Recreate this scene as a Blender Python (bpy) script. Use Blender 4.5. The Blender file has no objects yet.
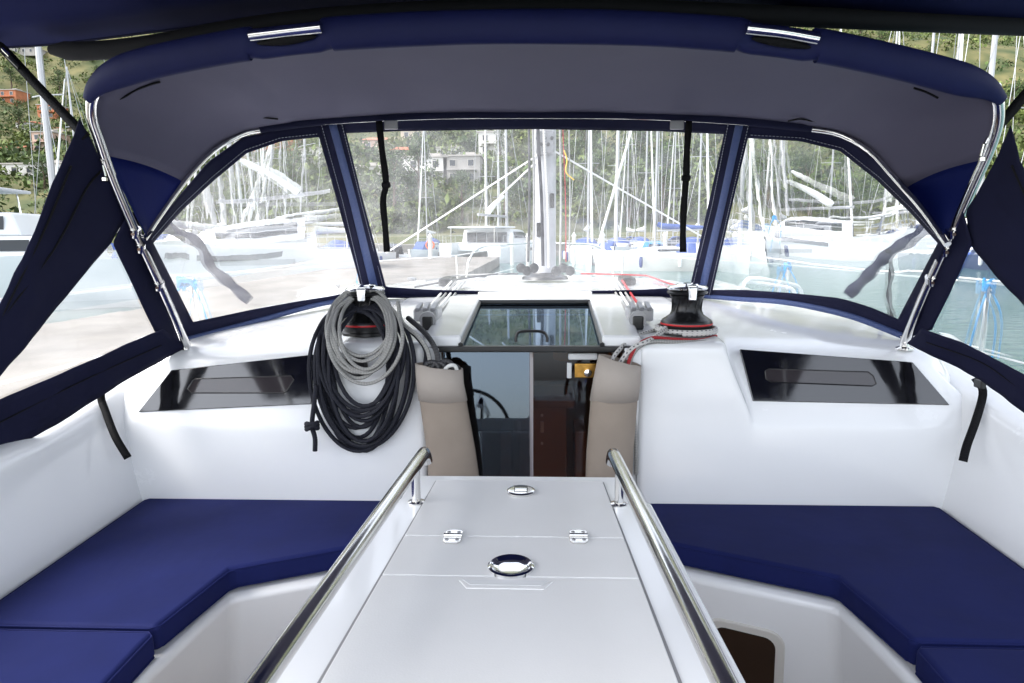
import bpy, math, random
from mathutils import Vector, Matrix, noise as mnoise
R = math.radians
random.seed(7)
scene = bpy.context.scene
COL = scene.collection

# ------------------------------------------------------------------ camera, sky, sun, exposure
FPX = 683.0
PITCH, YAW, ROLL = R(8.87), R(2.65), R(-0.45)
CAM = Vector((0.045, 0.0, 2.45))                 # eye 2.45 m above the water (z = 0)
cam_d = bpy.data.cameras.new('camera'); cam = bpy.data.objects.new('camera', cam_d); COL.objects.link(cam)
cam_d.sensor_width = 36.0; cam_d.lens = FPX / 1024 * 36.0
cam_d.clip_start = 0.02; cam_d.clip_end = 3000
MROT = Matrix.Rotation(YAW, 3, 'Z') @ Matrix.Rotation(math.pi/2 - PITCH, 3, 'X') @ Matrix.Rotation(ROLL, 3, 'Z')
cam.matrix_world = Matrix.Translation(CAM) @ MROT.to_4x4()
scene.camera = cam

SUN_EL, SUN_AZ = R(50), R(-105)                    # azimuth from +Y, negative = left
w = bpy.data.worlds.new('World'); scene.world = w; w.use_nodes = True
nt = w.node_tree; bg = nt.nodes['Background']
sky = nt.nodes.new('ShaderNodeTexSky'); sky.sky_type = 'NISHITA'; sky.sun_disc = False
sky.sun_elevation = SUN_EL; sky.sun_rotation = SUN_AZ
sky.dust_density = 2; sky.air_density = 1.0; sky.ozone_density = 1.0
hs = nt.nodes.new('ShaderNodeHueSaturation'); hs.inputs['Saturation'].default_value = 0.34
nt.links.new(sky.outputs[0], hs.inputs['Color']); nt.links.new(hs.outputs[0], bg.inputs['Color'])
bg.inputs['Strength'].default_value = 0.15
sd = bpy.data.lights.new('sun', 'SUN'); sd.energy = .9; sd.angle = R(24); sd.color = (1.0, .96, .9)
sun = bpy.data.objects.new('sun', sd); COL.objects.link(sun)
sv = Vector((math.sin(SUN_AZ)*math.cos(SUN_EL), math.cos(SUN_AZ)*math.cos(SUN_EL), math.sin(SUN_EL)))
sun.rotation_euler = sv.to_track_quat('Z', 'Y').to_euler()
scene.view_settings.view_transform = 'Standard'; scene.view_settings.look = 'None'
scene.view_settings.exposure = 2.05; scene.view_settings.gamma = 1.0
scene.cycles.transparent_max_bounces = 16; scene.cycles.max_bounces = 10
scene.cycles.use_denoising = True

# ------------------------------------------------------------------ picture point -> world point at a chosen depth / height / surface
def ray(px, py):
    return MROT @ Vector(((px-512)/FPX, (341.5-py)/FPX, -1.0))
def at(px, py, **k):                               # z given relative to the eye
    d = ray(px, py); (n, v), = k.items(); i = 'XYZ'.index(n)
    if n == 'Z': v += CAM.z
    return CAM + d*((v-CAM[i])/d[i])
def V(x, y, z): return Vector((x, y, z+CAM.z))      # z relative to the eye
def onplane(px, py, pl):
    p0, n = pl; d = ray(px, py)
    return CAM + d*((p0-CAM).dot(n)/d.dot(n))
def plane3(a, b, c):
    n = (b-a).cross(c-a).normalized()
    if n.dot(CAM-a) < 0: n = -n
    return (a, n)

# ------------------------------------------------------------------ materials
MATS = {}
def mat(name, col, rough=.5, metal=0, var=0, vscale=3, bump=0, bscale=40, coat=0, spec=.5, trans=0, sheen=0, island=0, col2=None, detail=4):
    if name in MATS: return MATS[name]
    m = bpy.data.materials.new(name); m.use_nodes = True; t = m.node_tree; b = t.nodes['Principled BSDF']
    b.inputs['Base Color'].default_value = (*col, 1); b.inputs['Roughness'].default_value = rough
    b.inputs['Metallic'].default_value = metal; b.inputs['Specular IOR Level'].default_value = spec
    b.inputs['Coat Weight'].default_value = coat; b.inputs['Coat Roughness'].default_value = .08
    b.inputs['Sheen Weight'].default_value = sheen
    tc = t.nodes.new('ShaderNodeTexCoord')
    if var or col2 or island:
        n = t.nodes.new('ShaderNodeTexNoise'); n.inputs['Scale'].default_value = vscale; n.inputs['Detail'].default_value = detail
        t.links.new(tc.outputs['Object'], n.inputs['Vector'])
        r = t.nodes.new('ShaderNodeValToRGB'); r.color_ramp.elements[0].position = .32; r.color_ramp.elements[1].position = .68
        c2 = col2 or tuple(min(1, c*(1+var)) for c in col); c1 = col if col2 else tuple(c*(1-var) for c in col)
        r.color_ramp.elements[0].color = (*c1, 1); r.color_ramp.elements[1].color = (*c2, 1)
        t.links.new(n.outputs['Fac'], r.inputs['Fac']); out = r.outputs['Color']
        if island:
            g = t.nodes.new('ShaderNodeNewGeometry'); mr = t.nodes.new('ShaderNodeMapRange')
            mr.inputs['To Min'].default_value = 1-island; mr.inputs['To Max'].default_value = 1+island
            t.links.new(g.outputs['Random Per Island'], mr.inputs['Value'])
            hv = t.nodes.new('ShaderNodeHueSaturation'); t.links.new(mr.outputs[0], hv.inputs['Value'])
            t.links.new(out, hv.inputs['Color']); out = hv.outputs['Color']
        t.links.new(out, b.inputs['Base Color'])
    if bump:
        n2 = t.nodes.new('ShaderNodeTexNoise'); n2.inputs['Scale'].default_value = bscale; n2.inputs['Detail'].default_value = 3
        t.links.new(tc.outputs['Object'], n2.inputs['Vector'])
        bp = t.nodes.new('ShaderNodeBump'); bp.inputs['Strength'].default_value = bump; bp.inputs['Distance'].default_value = .01
        t.links.new(n2.outputs['Fac'], bp.inputs['Height']); t.links.new(bp.outputs[0], b.inputs['Normal'])
    if trans:
        tr = t.nodes.new('ShaderNodeBsdfTranslucent'); tr.inputs['Color'].default_value = (*[min(1, c*1.3) for c in col], 1)
        mx = t.nodes.new('ShaderNodeMixShader'); mx.inputs[0].default_value = trans
        t.links.new(b.outputs[0], mx.inputs[1]); t.links.new(tr.outputs[0], mx.inputs[2])
        t.links.new(mx.outputs[0], t.nodes['Material Output'].inputs['Surface'])
    MATS[name] = m; return m

GEL = mat('gelcoat', (.80, .81, .82), .16, coat=.5, var=.015, vscale=1.2, bump=.02, bscale=3)
GELN = mat('nonskid', (.66, .67, .68), .45, var=.02, vscale=2, bump=.10, bscale=420)
CUSH = mat('cushion_cloth', (.0074, .0122, .078), .75, var=.10, vscale=5, bump=.45, bscale=6, spec=.15)
CANV = mat('navy_canvas', (.0080, .0090, .030), .75, var=.12, vscale=4, bump=.6, bscale=9, spec=.15)
CANVB = mat('backlit_canvas', (.010, .020, .13), .6, var=.10, vscale=4, bump=.3, bscale=12, trans=.45, spec=.2)  # hood cloth with the light shining through it painted as brighter blue
LINER = mat('grey_liner', (.078, .074, .116), .8, var=.05, vscale=2, bump=.2, bscale=5, spec=.3)
ZIP = mat('zip_tape', (.035, .06, .17), .55, bump=.4, bscale=60)
STITCH = mat('stitch_thread', (.25, .27, .33), .6)
BLACKC = mat('black_webbing', (.003, .003, .004), .7, spec=.2, bump=.3, bscale=160)
STEEL = mat('polished_steel', (.72, .71, .69), .13, metal=1, bump=.03, bscale=8)
CHROME = mat('chrome', (.82, .82, .82), .05, metal=1)
BLACKP = mat('black_plastic', (.012, .012, .013), .32, spec=.5, bump=.05, bscale=30)
ANOD = mat('black_anodised', (.02, .02, .022), .25, metal=.6)
GREYP = mat('grey_aluminium', (.30, .30, .31), .4, metal=.5, var=.05)
RED = mat('red_trim', (.5, .01, .015), .4)
TAUPE = mat('taupe_cloth', (.27, .225, .185), .8, var=.06, vscale=9, bump=.25, bscale=10)
TAUPEL = mat('taupe_cuff', (.36, .32, .285), .8, var=.05, vscale=9, bump=.2, bscale=14)
TEAK = mat('teak', (.10, .045, .02), .5, var=.4, vscale=8, bump=.1)
BROWN = mat('brown_joinery', (.035, .02, .013), .4, var=.25, vscale=3)
WHITEP = mat('white_paint', (.66, .67, .68), .3, var=.04, vscale=.6, coat=.2)
WHITEP2 = mat('cream_paint', (.60, .58, .54), .4, var=.05, vscale=.6)
ALU = mat('mast_aluminium', (.36, .36, .37), .3, metal=.35, var=.05, vscale=2)
WIRE = mat('rigging_wire', (.42, .42, .43), .35, metal=.7)
SAILC = mat('white_sailcloth', (.66, .66, .64), .7, var=.05, vscale=1, bump=.2, bscale=4)
BLUEC = mat('blue_sailcover', (.03, .07, .25), .7, var=.15)
GLASSD = mat('dark_tinted_glass', (.004, .004, .005), .03, spec=1.0, coat=.6)
BLUER = mat('light_blue_rope', (.02, .28, .62), .6)

def rough_wear(m, lo, hi, sc):
    t = m.node_tree; b = t.nodes['Principled BSDF']; tc = t.nodes.new('ShaderNodeTexCoord'); n = t.nodes.new('ShaderNodeTexNoise')
    n.inputs['Scale'].default_value = sc; n.inputs['Detail'].default_value = 9; n.inputs['Roughness'].default_value = .7
    mr = t.nodes.new('ShaderNodeMapRange'); mr.inputs['From Min'].default_value = .35; mr.inputs['From Max'].default_value = .7
    mr.inputs['To Min'].default_value = lo; mr.inputs['To Max'].default_value = hi
    t.links.new(tc.outputs['Object'], n.inputs['Vector']); t.links.new(n.outputs['Fac'], mr.inputs['Value']); t.links.new(mr.outputs[0], b.inputs['Roughness'])
rough_wear(GEL, .10, .30, 3); rough_wear(GLASSD, .01, .14, 6)
def rope_mat(name, c1, c2, sc=160, fleck=None):
    m = bpy.data.materials.new(name); m.use_nodes = True; t = m.node_tree; b = t.nodes['Principled BSDF']
    uv = t.nodes.new('ShaderNodeUVMap'); sp = t.nodes.new('ShaderNodeSeparateXYZ'); t.links.new(uv.outputs[0], sp.inputs[0])
    def braid(sgn):
        ma = t.nodes.new('ShaderNodeMath'); ma.operation = 'MULTIPLY'; ma.inputs[1].default_value = sc*2
        t.links.new(sp.outputs[0], ma.inputs[0])
        mb = t.nodes.new('ShaderNodeMath'); mb.operation = 'MULTIPLY_ADD'; mb.inputs[1].default_value = sgn*2*math.pi*2
        t.links.new(sp.outputs[1], mb.inputs[0]); t.links.new(ma.outputs[0], mb.inputs[2])
        s = t.nodes.new('ShaderNodeMath'); s.operation = 'SINE'; t.links.new(mb.outputs[0], s.inputs[0]); return s
    a, c = braid(1), braid(-1)
    mu = t.nodes.new('ShaderNodeMath'); mu.operation = 'MULTIPLY'; t.links.new(a.outputs[0], mu.inputs[0]); t.links.new(c.outputs[0], mu.inputs[1])
    mr = t.nodes.new('ShaderNodeMapRange'); mr.inputs['From Min'].default_value = -1
    t.links.new(mu.outputs[0], mr.inputs['Value'])
    r = t.nodes.new('ShaderNodeValToRGB'); r.color_ramp.elements[0].color = (*c1, 1); r.color_ramp.elements[1].color = (*c2, 1)
    if fleck:
        r.color_ramp.elements[0].position = .05; r.color_ramp.elements[1].position = .35
    t.links.new(mr.outputs[0], r.inputs[0]); t.links.new(r.outputs[0], b.inputs['Base Color'])
    bp = t.nodes.new('ShaderNodeBump'); bp.inputs['Strength'].default_value = .6; bp.inputs['Distance'].default_value = .002
    t.links.new(mr.outputs[0], bp.inputs['Height']); t.links.new(bp.outputs[0], b.inputs['Normal'])
    b.inputs['Roughness'].default_value = .75; return m
ROPEG = rope_mat('grey_rope', (.23, .23, .22), (.34, .335, .32))
ROPEN = rope_mat('navy_rope', (.002, .0025, .007), (.006, .0075, .019))
ROPER = rope_mat('red_rope', (.25, .01, .014), (.45, .03, .035))
ROPEF = rope_mat('flecked_rope', (.05, .05, .06), (.55, .54, .52), 90, True)
ROPEK = rope_mat('charcoal_rope', (.02, .02, .022), (.07, .07, .075))

def vinyl_mat(name, edge):
    """clear vinyl: mostly see-through, a milky film, gloss, and streaky patches that bend the view"""
    m = bpy.data.materials.new(name); m.use_nodes = True; t = m.node_tree; t.nodes.clear()
    out = t.nodes.new('ShaderNodeOutputMaterial')
    tc = t.nodes.new('ShaderNodeTexCoord')
    mp = t.nodes.new('ShaderNodeMapping'); mp.inputs['Scale'].default_value = (14, 8, 4)
    mp.inputs['Rotation'].default_value = (0, .4, .3)
    t.links.new(tc.outputs['Object'], mp.inputs[0])
    n = t.nodes.new('ShaderNodeTexNoise'); n.inputs['Scale'].default_value = 1; n.inputs['Detail'].default_value = 2
    t.links.new(mp.outputs[0], n.inputs['Vector'])
    n3 = t.nodes.new('ShaderNodeTexNoise'); n3.inputs['Scale'].default_value = 2.2; t.links.new(tc.outputs['Object'], n3.inputs['Vector'])
    bp = t.nodes.new('ShaderNodeBump'); bp.inputs['Strength'].default_value = .35; bp.inputs['Distance'].default_value = .003+.016*edge
    t.links.new(n.outputs['Fac'], bp.inputs['Height'])
    tr = t.nodes.new('ShaderNodeBsdfTransparent'); tr.inputs[0].default_value = (.95, .96, .97, 1)
    rf = t.nodes.new('ShaderNodeBsdfRefraction'); rf.inputs['IOR'].default_value = 1.03; rf.inputs['Roughness'].default_value = 0
    t.links.new(bp.outputs[0], rf.inputs['Normal'])
    gl = t.nodes.new('ShaderNodeBsdfGlossy'); gl.inputs['Roughness'].default_value = .05; t.links.new(bp.outputs[0], gl.inputs['Normal'])
    mk = t.nodes.new('ShaderNodeMapRange'); mk.inputs['From Min'].default_value = .62-edge*.35; mk.inputs['From Max'].default_value = .72-edge*.30
    mk.inputs['To Max'].default_value = .95*edge if edge > .3 else .1; t.links.new(n3.outputs['Fac'], mk.inputs['Value'])
    m1 = t.nodes.new('ShaderNodeMixShader'); t.links.new(mk.outputs[0], m1.inputs[0])
    t.links.new(tr.outputs[0], m1.inputs[1]); t.links.new(rf.outputs[0], m1.inputs[2])
    # milky film, denser where the vinyl is scuffed
    tl = t.nodes.new('ShaderNodeBsdfTranslucent'); tl.inputs[0].default_value = (.95, .95, .96, 1)
    df = t.nodes.new('ShaderNodeBsdfDiffuse'); df.inputs[0].default_value = (.8, .8, .82, 1)
    ma = t.nodes.new('ShaderNodeMixShader'); ma.inputs[0].default_value = .25
    t.links.new(tl.outputs[0], ma.inputs[1]); t.links.new(df.outputs[0], ma.inputs[2])
    n4 = t.nodes.new('ShaderNodeTexNoise'); n4.inputs['Scale'].default_value = 9; n4.inputs['Detail'].default_value = 8
    mp4 = t.nodes.new('ShaderNodeMapping'); mp4.inputs['Scale'].default_value = (1, .25, 1.6); t.links.new(tc.outputs['Object'], mp4.inputs[0])
    t.links.new(mp4.outputs[0], n4.inputs['Vector'])
    f4 = t.nodes.new('ShaderNodeMapRange'); f4.inputs['From Min'].default_value = .35; f4.inputs['From Max'].default_value = .75
    f4.inputs['To Min'].default_value = .08; f4.inputs['To Max'].default_value = .20
    t.links.new(n4.outputs['Fac'], f4.inputs['Value'])
    m2 = t.nodes.new('ShaderNodeMixShader'); t.links.new(f4.outputs[0], m2.inputs[0])
    t.links.new(m1.outputs[0], m2.inputs[1]); t.links.new(ma.outputs[0], m2.inputs[2])
    lw = t.nodes.new('ShaderNodeLayerWeight'); lw.inputs['Blend'].default_value = .5; t.links.new(bp.outputs[0], lw.inputs['Normal'])
    pw = t.nodes.new('ShaderNodeMath'); pw.operation = 'POWER'; pw.inputs[1].default_value = 5; t.links.new(lw.outputs['Facing'], pw.inputs[0])
    fr = t.nodes.new('ShaderNodeMath'); fr.operation = 'MULTIPLY_ADD'; fr.inputs[1].default_value = .5; fr.inputs[2].default_value = .03; t.links.new(pw.outputs[0], fr.inputs[0])
    m3 = t.nodes.new('ShaderNodeMixShader'); t.links.new(fr.outputs[0], m3.inputs[0])
    t.links.new(m2.outputs[0], m3.inputs[1]); t.links.new(gl.outputs[0], m3.inputs[2])
    t.links.new(m3.outputs[0], out.inputs['Surface']); return m
VINYL = vinyl_mat('clear_vinyl', .25); VINYLE = vinyl_mat('wavy_vinyl', .75)

def tint_glass(name, tint, refl):
    m = bpy.data.materials.new(name); m.use_nodes = True; t = m.node_tree; t.nodes.clear()
    out = t.nodes.new('ShaderNodeOutputMaterial'); tr = t.nodes.new('ShaderNodeBsdfTransparent'); tr.inputs[0].default_value = (*tint, 1)
    gl = t.nodes.new('ShaderNodeBsdfGlossy'); gl.inputs['Roughness'].default_value = .02; gl.inputs[0].default_value = (.62, .80, 1, 1)  # bluish gloss colour puts in the blue of the reflected sky
    fr = t.nodes.new('ShaderNodeFresnel'); fr.inputs['IOR'].default_value = refl
    mx = t.nodes.new('ShaderNodeMixShader'); t.links.new(fr.outputs[0], mx.inputs[0]); t.links.new(tr.outputs[0], mx.inputs[1]); t.links.new(gl.outputs[0], mx.inputs[2])
    t.links.new(mx.outputs[0], out.inputs['Surface']); return m
TINT = tint_glass('smoked_acrylic', (.40, .31, .26), 1.95)
TINT2 = tint_glass('brown_smoked_acrylic', (.75, .60, .52), 1.40)
TINTH = tint_glass('smoked_hatch_acrylic', (.42, .38, .36), 1.65)

# ------------------------------------------------------------------ object helpers
OFF = {}
def finish(o, label=None, cat=None, group=None, kind=None):
    if label: o['label'] = label
    if cat: o['category'] = cat
    if group: o['group'] = group
    if kind: o['kind'] = kind
    return o
def thing(name, label, cat, loc=(0, 0, 0), rotz=0, group=None):
    o = bpy.data.objects.new(name, None); COL.objects.link(o); o.location = loc; o.rotation_euler = (0, 0, rotz)
    o.empty_display_size = .1
    OFF[o.name] = Vector(loc) if not rotz else None
    return finish(o, label, cat, group)
def mesh(name, vs, fs, m, parent=None, smooth=True, bevel=0, bseg=3, subd=0, solid=0, local=False, uvs=None, angle=40):
    me = bpy.data.meshes.new(name)
    off = Vector((0, 0, 0))
    if parent is not None and not local: off = OFF.get(parent.name) or Vector((0, 0, 0))
    elif parent is None:
        # put the origin at the base centre of a thing that is one mesh
        xs = [v[0] for v in vs]; ys = [v[1] for v in vs]; zs = [v[2] for v in vs]
        off = Vector(((min(xs)+max(xs))/2, (min(ys)+max(ys))/2, min(zs)))
    me.from_pydata([tuple(Vector(v)-off) for v in vs], [], fs); me.update()
    if uvs:
        ul = me.uv_layers.new(name='UVMap')
        for poly in me.polygons:
            for li, k in zip(poly.loop_indices, range(len(poly.vertices))):
                ul.data[li].uv = uvs[poly.index][k]
    me.materials.append(m)
    o = bpy.data.objects.new(name, me); COL.objects.link(o)
    if parent is None: o.location = off; OFF[o.name] = off
    else: o.parent = parent; OFF[o.name] = off
    if smooth:
        for p in me.polygons: p.use_smooth = True
    if bevel:
        b = o.modifiers.new('b', 'BEVEL'); b.width = bevel; b.segments = bseg; b.limit_method = 'ANGLE'; b.angle_limit = R(30)
    if subd:
        s = o.modifiers.new('s', 'SUBSURF'); s.levels = subd; s.render_levels = subd
    if solid:
        s = o.modifiers.new('so', 'SOLIDIFY'); s.thickness = solid; s.offset = 0
    if smooth and not subd:
        # keep flat faces flat
        if bevel:
            wn = o.modifiers.new('wn', 'WEIGHTED_NORMAL'); wn.keep_sharp = True
        else:
            me.set_sharp_from_angle(angle=R(angle))
    return o

class MB:
    def __init__(s): s.v = []; s.f = []; s.u = []
    def add(s, vs, fs, uv=None):
        b = len(s.v); s.v += [Vector(v) for v in vs]; s.f += [tuple(i+b for i in f) for f in fs]
        s.u += uv if uv else [[(0, 0)]*len(f) for f in fs]; return s
    def box(s, c, d, rz=0, top=1.0, rx=0):
        c = Vector(c); M = Matrix.Rotation(rz, 3, 'Z') @ Matrix.Rotation(rx, 3, 'X'); vs = []
        for z in (-1, 1):
            for x, y in ((-1, -1), (1, -1), (1, 1), (-1, 1)):
                k = top if z > 0 else 1
                vs.append(c + M @ Vector((x*d[0]/2*k, y*d[1]/2*k, z*d[2]/2)))
        return s.add(vs, [(3, 2, 1, 0), (4, 5, 6, 7), (0, 1, 5, 4), (1, 2, 6, 5), (2, 3, 7, 6), (3, 0, 4, 7)])
    def tube(s, path, r, n=8, closed=False, flat=1.0, cap=True, up=None):
        P = [Vector(p) for p in path]; N = len(P); rings = []; L = 0
        rs = r if isinstance(r, (list, tuple)) else [r]*N
        prev = None
        for i in range(N):
            a = P[(i-1) % N] if (closed or i > 0) else P[i]; b = P[(i+1) % N] if (closed or i < N-1) else P[i]
            t = (b-a).normalized()
            if prev is None:
                ref = Vector(up) if up else (Vector((0, 0, 1)) if abs(t.z) < .9 else Vector((0, 1, 0)))
                u = (ref - t*ref.dot(t)).normalized()
            else: u = (prev - t*prev.dot(t)).normalized()
            prev = u; w_ = t.cross(u)
            if i: L += (P[i]-P[i-1]).length
            rings.append(([P[i] + (u*math.cos(k*2*math.pi/n)*flat + w_*math.sin(k*2*math.pi/n))*rs[i] for k in range(n)], L))
        vs = [v for rg, _ in rings for v in rg]; fs = []; uv = []
        M = N if closed else N-1
        for i in range(M):
            j = (i+1) % N; l0 = rings[i][1]; l1 = rings[j][1] if j else L + (P[0]-P[-1]).length
            for k in range(n):
                k2 = (k+1) % n
                fs.append((i*n+k, j*n+k, j*n+k2, i*n+k2)[::-1]); uv.append([(l0, (k+1)/n), (l1, (k+1)/n), (l1, k/n), (l0, k/n)])
        if not closed and cap:
            fs.append(tuple(range(n))); uv.append([(0, 0)]*n)
            fs.append(tuple((N-1)*n+k for k in range(n))[::-1]); uv.append([(L, 0)]*n)
        return s.add(vs, fs, uv)
    def lathe(s, prof, c, n=32, axis='Z', sx=1, sy=1):
        c = Vector(c); vs = []; fs = []
        for r, z in prof:
            for k in range(n):
                a = 2*math.pi*k/n; p = Vector((r*math.cos(a)*sx, r*math.sin(a)*sy, z))
                if axis == 'Y': p = Vector((p.x, -p.z, p.y))
                vs.append(c+p)
        for i in range(len(prof)-1):
            for k in range(n): k2 = (k+1) % n; fs.append((i*n+k, i*n+k2, (i+1)*n+k2, (i+1)*n+k))
        fs.append(tuple(range(n))[::-1]); fs.append(tuple((len(prof)-1)*n+k for k in range(n)))
        return s.add(vs, fs)
    def grid(s, rows, flip=False):
        n = len(rows[0]); vs = [p for r_ in rows for p in r_]; fs = []
        for i in range(len(rows)-1):
            for k in range(n-1):
                f = (i*n+k, i*n+k+1, (i+1)*n+k+1, (i+1)*n+k); fs.append(f[::-1] if flip else f)
        return s.add(vs, fs)
    def prism(s, pts, d):
        pts = [Vector(p) for p in pts]; d = Vector(d); n = len(pts)
        nn = Vector((0, 0, 0))
        for i in range(n): nn += (pts[i]-pts[0]).cross(pts[(i+1) % n]-pts[0])
        fl = nn.dot(d) > 0                        # top face must look against d
        vs = pts + [p+d for p in pts]
        top = tuple(range(n)); bot = tuple(range(2*n-1, n-1, -1)); sides = [(i, n+i, n+(i+1) % n, (i+1) % n) for i in range(n)]
        fs = [top, bot]+sides
        if fl: fs = [f[::-1] for f in fs]
        return s.add(vs, fs)
    def build(s, name, m, parent=None, **k):
        uv = s.u if k.pop('uv', False) else None
        return mesh(name, s.v, s.f, m, parent, uvs=uv, **k)

def resample(pts, n):
    P = [Vector(p) for p in pts]
    L = [0]
    for a, b in zip(P, P[1:]): L.append(L[-1]+(b-a).length)
    out = []; j = 0
    for i in range(n):
        s = L[-1]*i/(n-1)
        while j < len(L)-2 and L[j+1] < s: j += 1
        t = (s-L[j])/max(1e-9, L[j+1]-L[j]); out.append(P[j].lerp(P[j+1], max(0, min(1, t))))
    return out
def smooth(pts, n=40, closed=False):
    """Catmull-Rom through the points, evenly resampled"""
    P = [Vector(p) for p in pts]; N = len(P); o = []
    seg = N if closed else N-1
    for i in range(seg):
        p0 = P[(i-1) % N] if closed or i > 0 else P[0]*2-P[1]; p1 = P[i]; p2 = P[(i+1) % N]
        p3 = P[(i+2) % N] if closed or i < N-2 else P[-1]*2-P[-2]
        for k in range(8):
            t = k/8
            o.append(.5*((2*p1)+(p2-p0)*t+(2*p0-5*p1+4*p2-p3)*t*t+(3*p1-p0-3*p2+p3)*t**3))
    o.append(P[0] if closed else P[-1])
    r = resample(o, n+1 if closed else n)
    return r[:-1] if closed else r
def px2(pts, n, f):                                # smooth a picture polyline, then place every point on a surface
    return [f(p.x, p.y) for p in smooth([Vector((a, b, 0)) for a, b in pts], n)]

# =================================================================== WATER, TERRAIN
def terr(x, y):
    """ground height above water beyond the shore"""
    d = y - 108 + 10*math.sin(x*.012+1) 
    if d < 0: return -1.5
    base = min(2.2+d*.03, 3.2) if d < 22 else 3.0 + (d-22)*.30 + max(0, d-190)*.32
    n = mnoise.noise(Vector((x*.012, y*.012, 0)))*min(16, d*.09) + mnoise.noise(Vector((x*.045, y*.045, 3)))*min(4, d*.03)
    return base + (n if d > 22 else 0) + (abs(x)/500)**2*35*(1 if d > 40 else max(0, (d-22)/18))
def hit(px, py, dmin=115):
    d = ray(px, py); d = d/d.y; y = dmin
    while y < 640:
        p = CAM + d*(y-CAM.y)
        if p.z < terr(p.x, p.y): return Vector((p.x, p.y, terr(p.x, p.y)))
        y += 1.0
    return None
WATER = mat('harbour_water', (.045, .115, .11), .12, var=.2, vscale=.03, spec=.6)
STITCH_T = STITCH.node_tree; u_ = STITCH_T.nodes.new('ShaderNodeUVMap'); wv_ = STITCH_T.nodes.new('ShaderNodeTexWave'); wv_.inputs['Scale'].default_value = 22
STITCH_T.links.new(u_.outputs[0], wv_.inputs['Vector']); rp_ = STITCH_T.nodes.new('ShaderNodeValToRGB'); rp_.color_ramp.interpolation = 'CONSTANT'
rp_.color_ramp.elements[0].color = (.012, .014, .048, 1); rp_.color_ramp.elements[1].color = (.30, .32, .38, 1); rp_.color_ramp.elements[1].position = .4
STITCH_T.links.new(wv_.outputs['Fac'], rp_.inputs[0]); STITCH_T.links.new(rp_.outputs[0], STITCH_T.nodes['Principled BSDF'].inputs['Base Color'])
t_ = WATER.node_tree; b_ = t_.nodes['Principled BSDF']; tc_ = t_.nodes.new('ShaderNodeTexCoord')
nn_ = t_.nodes.new('ShaderNodeTexNoise'); nn_.inputs['Scale'].default_value = 1.6; nn_.inputs['Detail'].default_value = 5
mp_ = t_.nodes.new('ShaderNodeMapping'); mp_.inputs['Scale'].default_value = (1, 1.8, 1)
bp_ = t_.nodes.new('ShaderNodeBump'); bp_.inputs['Strength'].default_value = .5; bp_.inputs['Distance'].default_value = .12
t_.links.new(tc_.outputs['Object'], mp_.inputs[0]); t_.links.new(mp_.outputs[0], nn_.inputs['Vector']); t_.links.new(nn_.outputs['Fac'], bp_.inputs['Height']); t_.links.new(bp_.outputs[0], b_.inputs['Normal'])
o = mesh('water', [(-900, -700, 0), (900, -700, 0), (900, 700, 0), (-900, 700, 0)], [(0, 1, 2, 3)], WATER, smooth=False); finish(o, kind='structure')

HILL = mat('hill_ground', (.030, .050, .012), .95, vscale=.10, col2=(.135, .120, .045), detail=12, bump=.5, bscale=.8)
rows = []
ys = [96+i*2.5 for i in range(24)] + [156+i*7 for i in range(68)]
for y in ys: rows.append([Vector((x, y, terr(x, y))) for x in [-640+i*9 for i in range(143)]])
finish(MB().grid(rows).build('hillside', HILL), kind='structure')
CONC = mat('concrete', (.175, .16, .14), .85, var=.28, vscale=.6, bump=.15, bscale=6, detail=8)
q = MB().box((-7.6, 14, .35), (8.2, 84, .7)).build('quay', CONC, bevel=.03); finish(q, kind='structure')
q = MB().box((0, 101, .55), (600, 14, 1.3)).build('far_quay', CONC); finish(q, kind='structure')
q = MB().box((0, 81, .25), (170, 2.4, .5)).build('far_pontoon', CONC); finish(q, kind='structure')

# woodland: leaf tufts spread over the hill as one mass
LEAF = mat('woodland_leaves', (.028, .060, .012), .8, vscale=.05, col2=(.115, .140, .030), island=.55)
LEAF2 = mat('tree_leaves', (.022, .050, .013), .75, vscale=.5, col2=(.060, .095, .025), island=.5)
BARK = mat('bark', (.10, .07, .05), .9, var=.3, vscale=6)
def tuft(mb, c, rx, rz, n, ls, rnd):
    for _ in range(n):
        while True:
            p = Vector((rnd.uniform(-1, 1), rnd.uniform(-1, 1), rnd.uniform(-1, 1)))
            if .35 < p.length < 1: break
        s = ls*rnd.uniform(.6, 1.4)
        q = c + Vector((p.x*rx, p.y*rx, p.z*rz)); a = Vector((rnd.gauss(0, 1), rnd.gauss(0, 1), rnd.gauss(0, .6))).normalized()
        b = a.orthogonal().normalized(); b = Matrix.Rotation(rnd.uniform(0, 6.28), 3, a) @ b
        mb.add([q-b*s, q+a*s*.6, q+b*s, q-a*s*.5+Vector((0, 0, -s*.3))], [(0, 1, 2, 3)])
wb = MB(); rnd = random.Random(3); cnt = 0
while cnt < 7200:
    y = 122 + 380*rnd.random()**1.3; x = rnd.uniform(-1, 1)*(y*.95)
    dn = mnoise.noise(Vector((x*.02, y*.02, 9)))
    if dn + rnd.uniform(-.35, .35) < -.38: continue
    s = rnd.uniform(1.6, 4.2)
    tuft(wb, Vector((x, y, terr(x, y)+s*.55)), s, s*.75, 28, s*.22, rnd); cnt += 1
for _ in range(9000):
    y = 125 + 420*rnd.random()**1.1; x = rnd.uniform(-1, 1)*(y*.95); s = rnd.uniform(.5, 1.3)
    tuft(wb, Vector((x, y, terr(x, y)+s*.4)), s*1.6, s*.7, 7, s*.42, rnd)
finish(wb.build('woodland', LEAF, smooth=False), 'dense scrub and low wood covering the hillside', 'woodland', kind='stuff')

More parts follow.
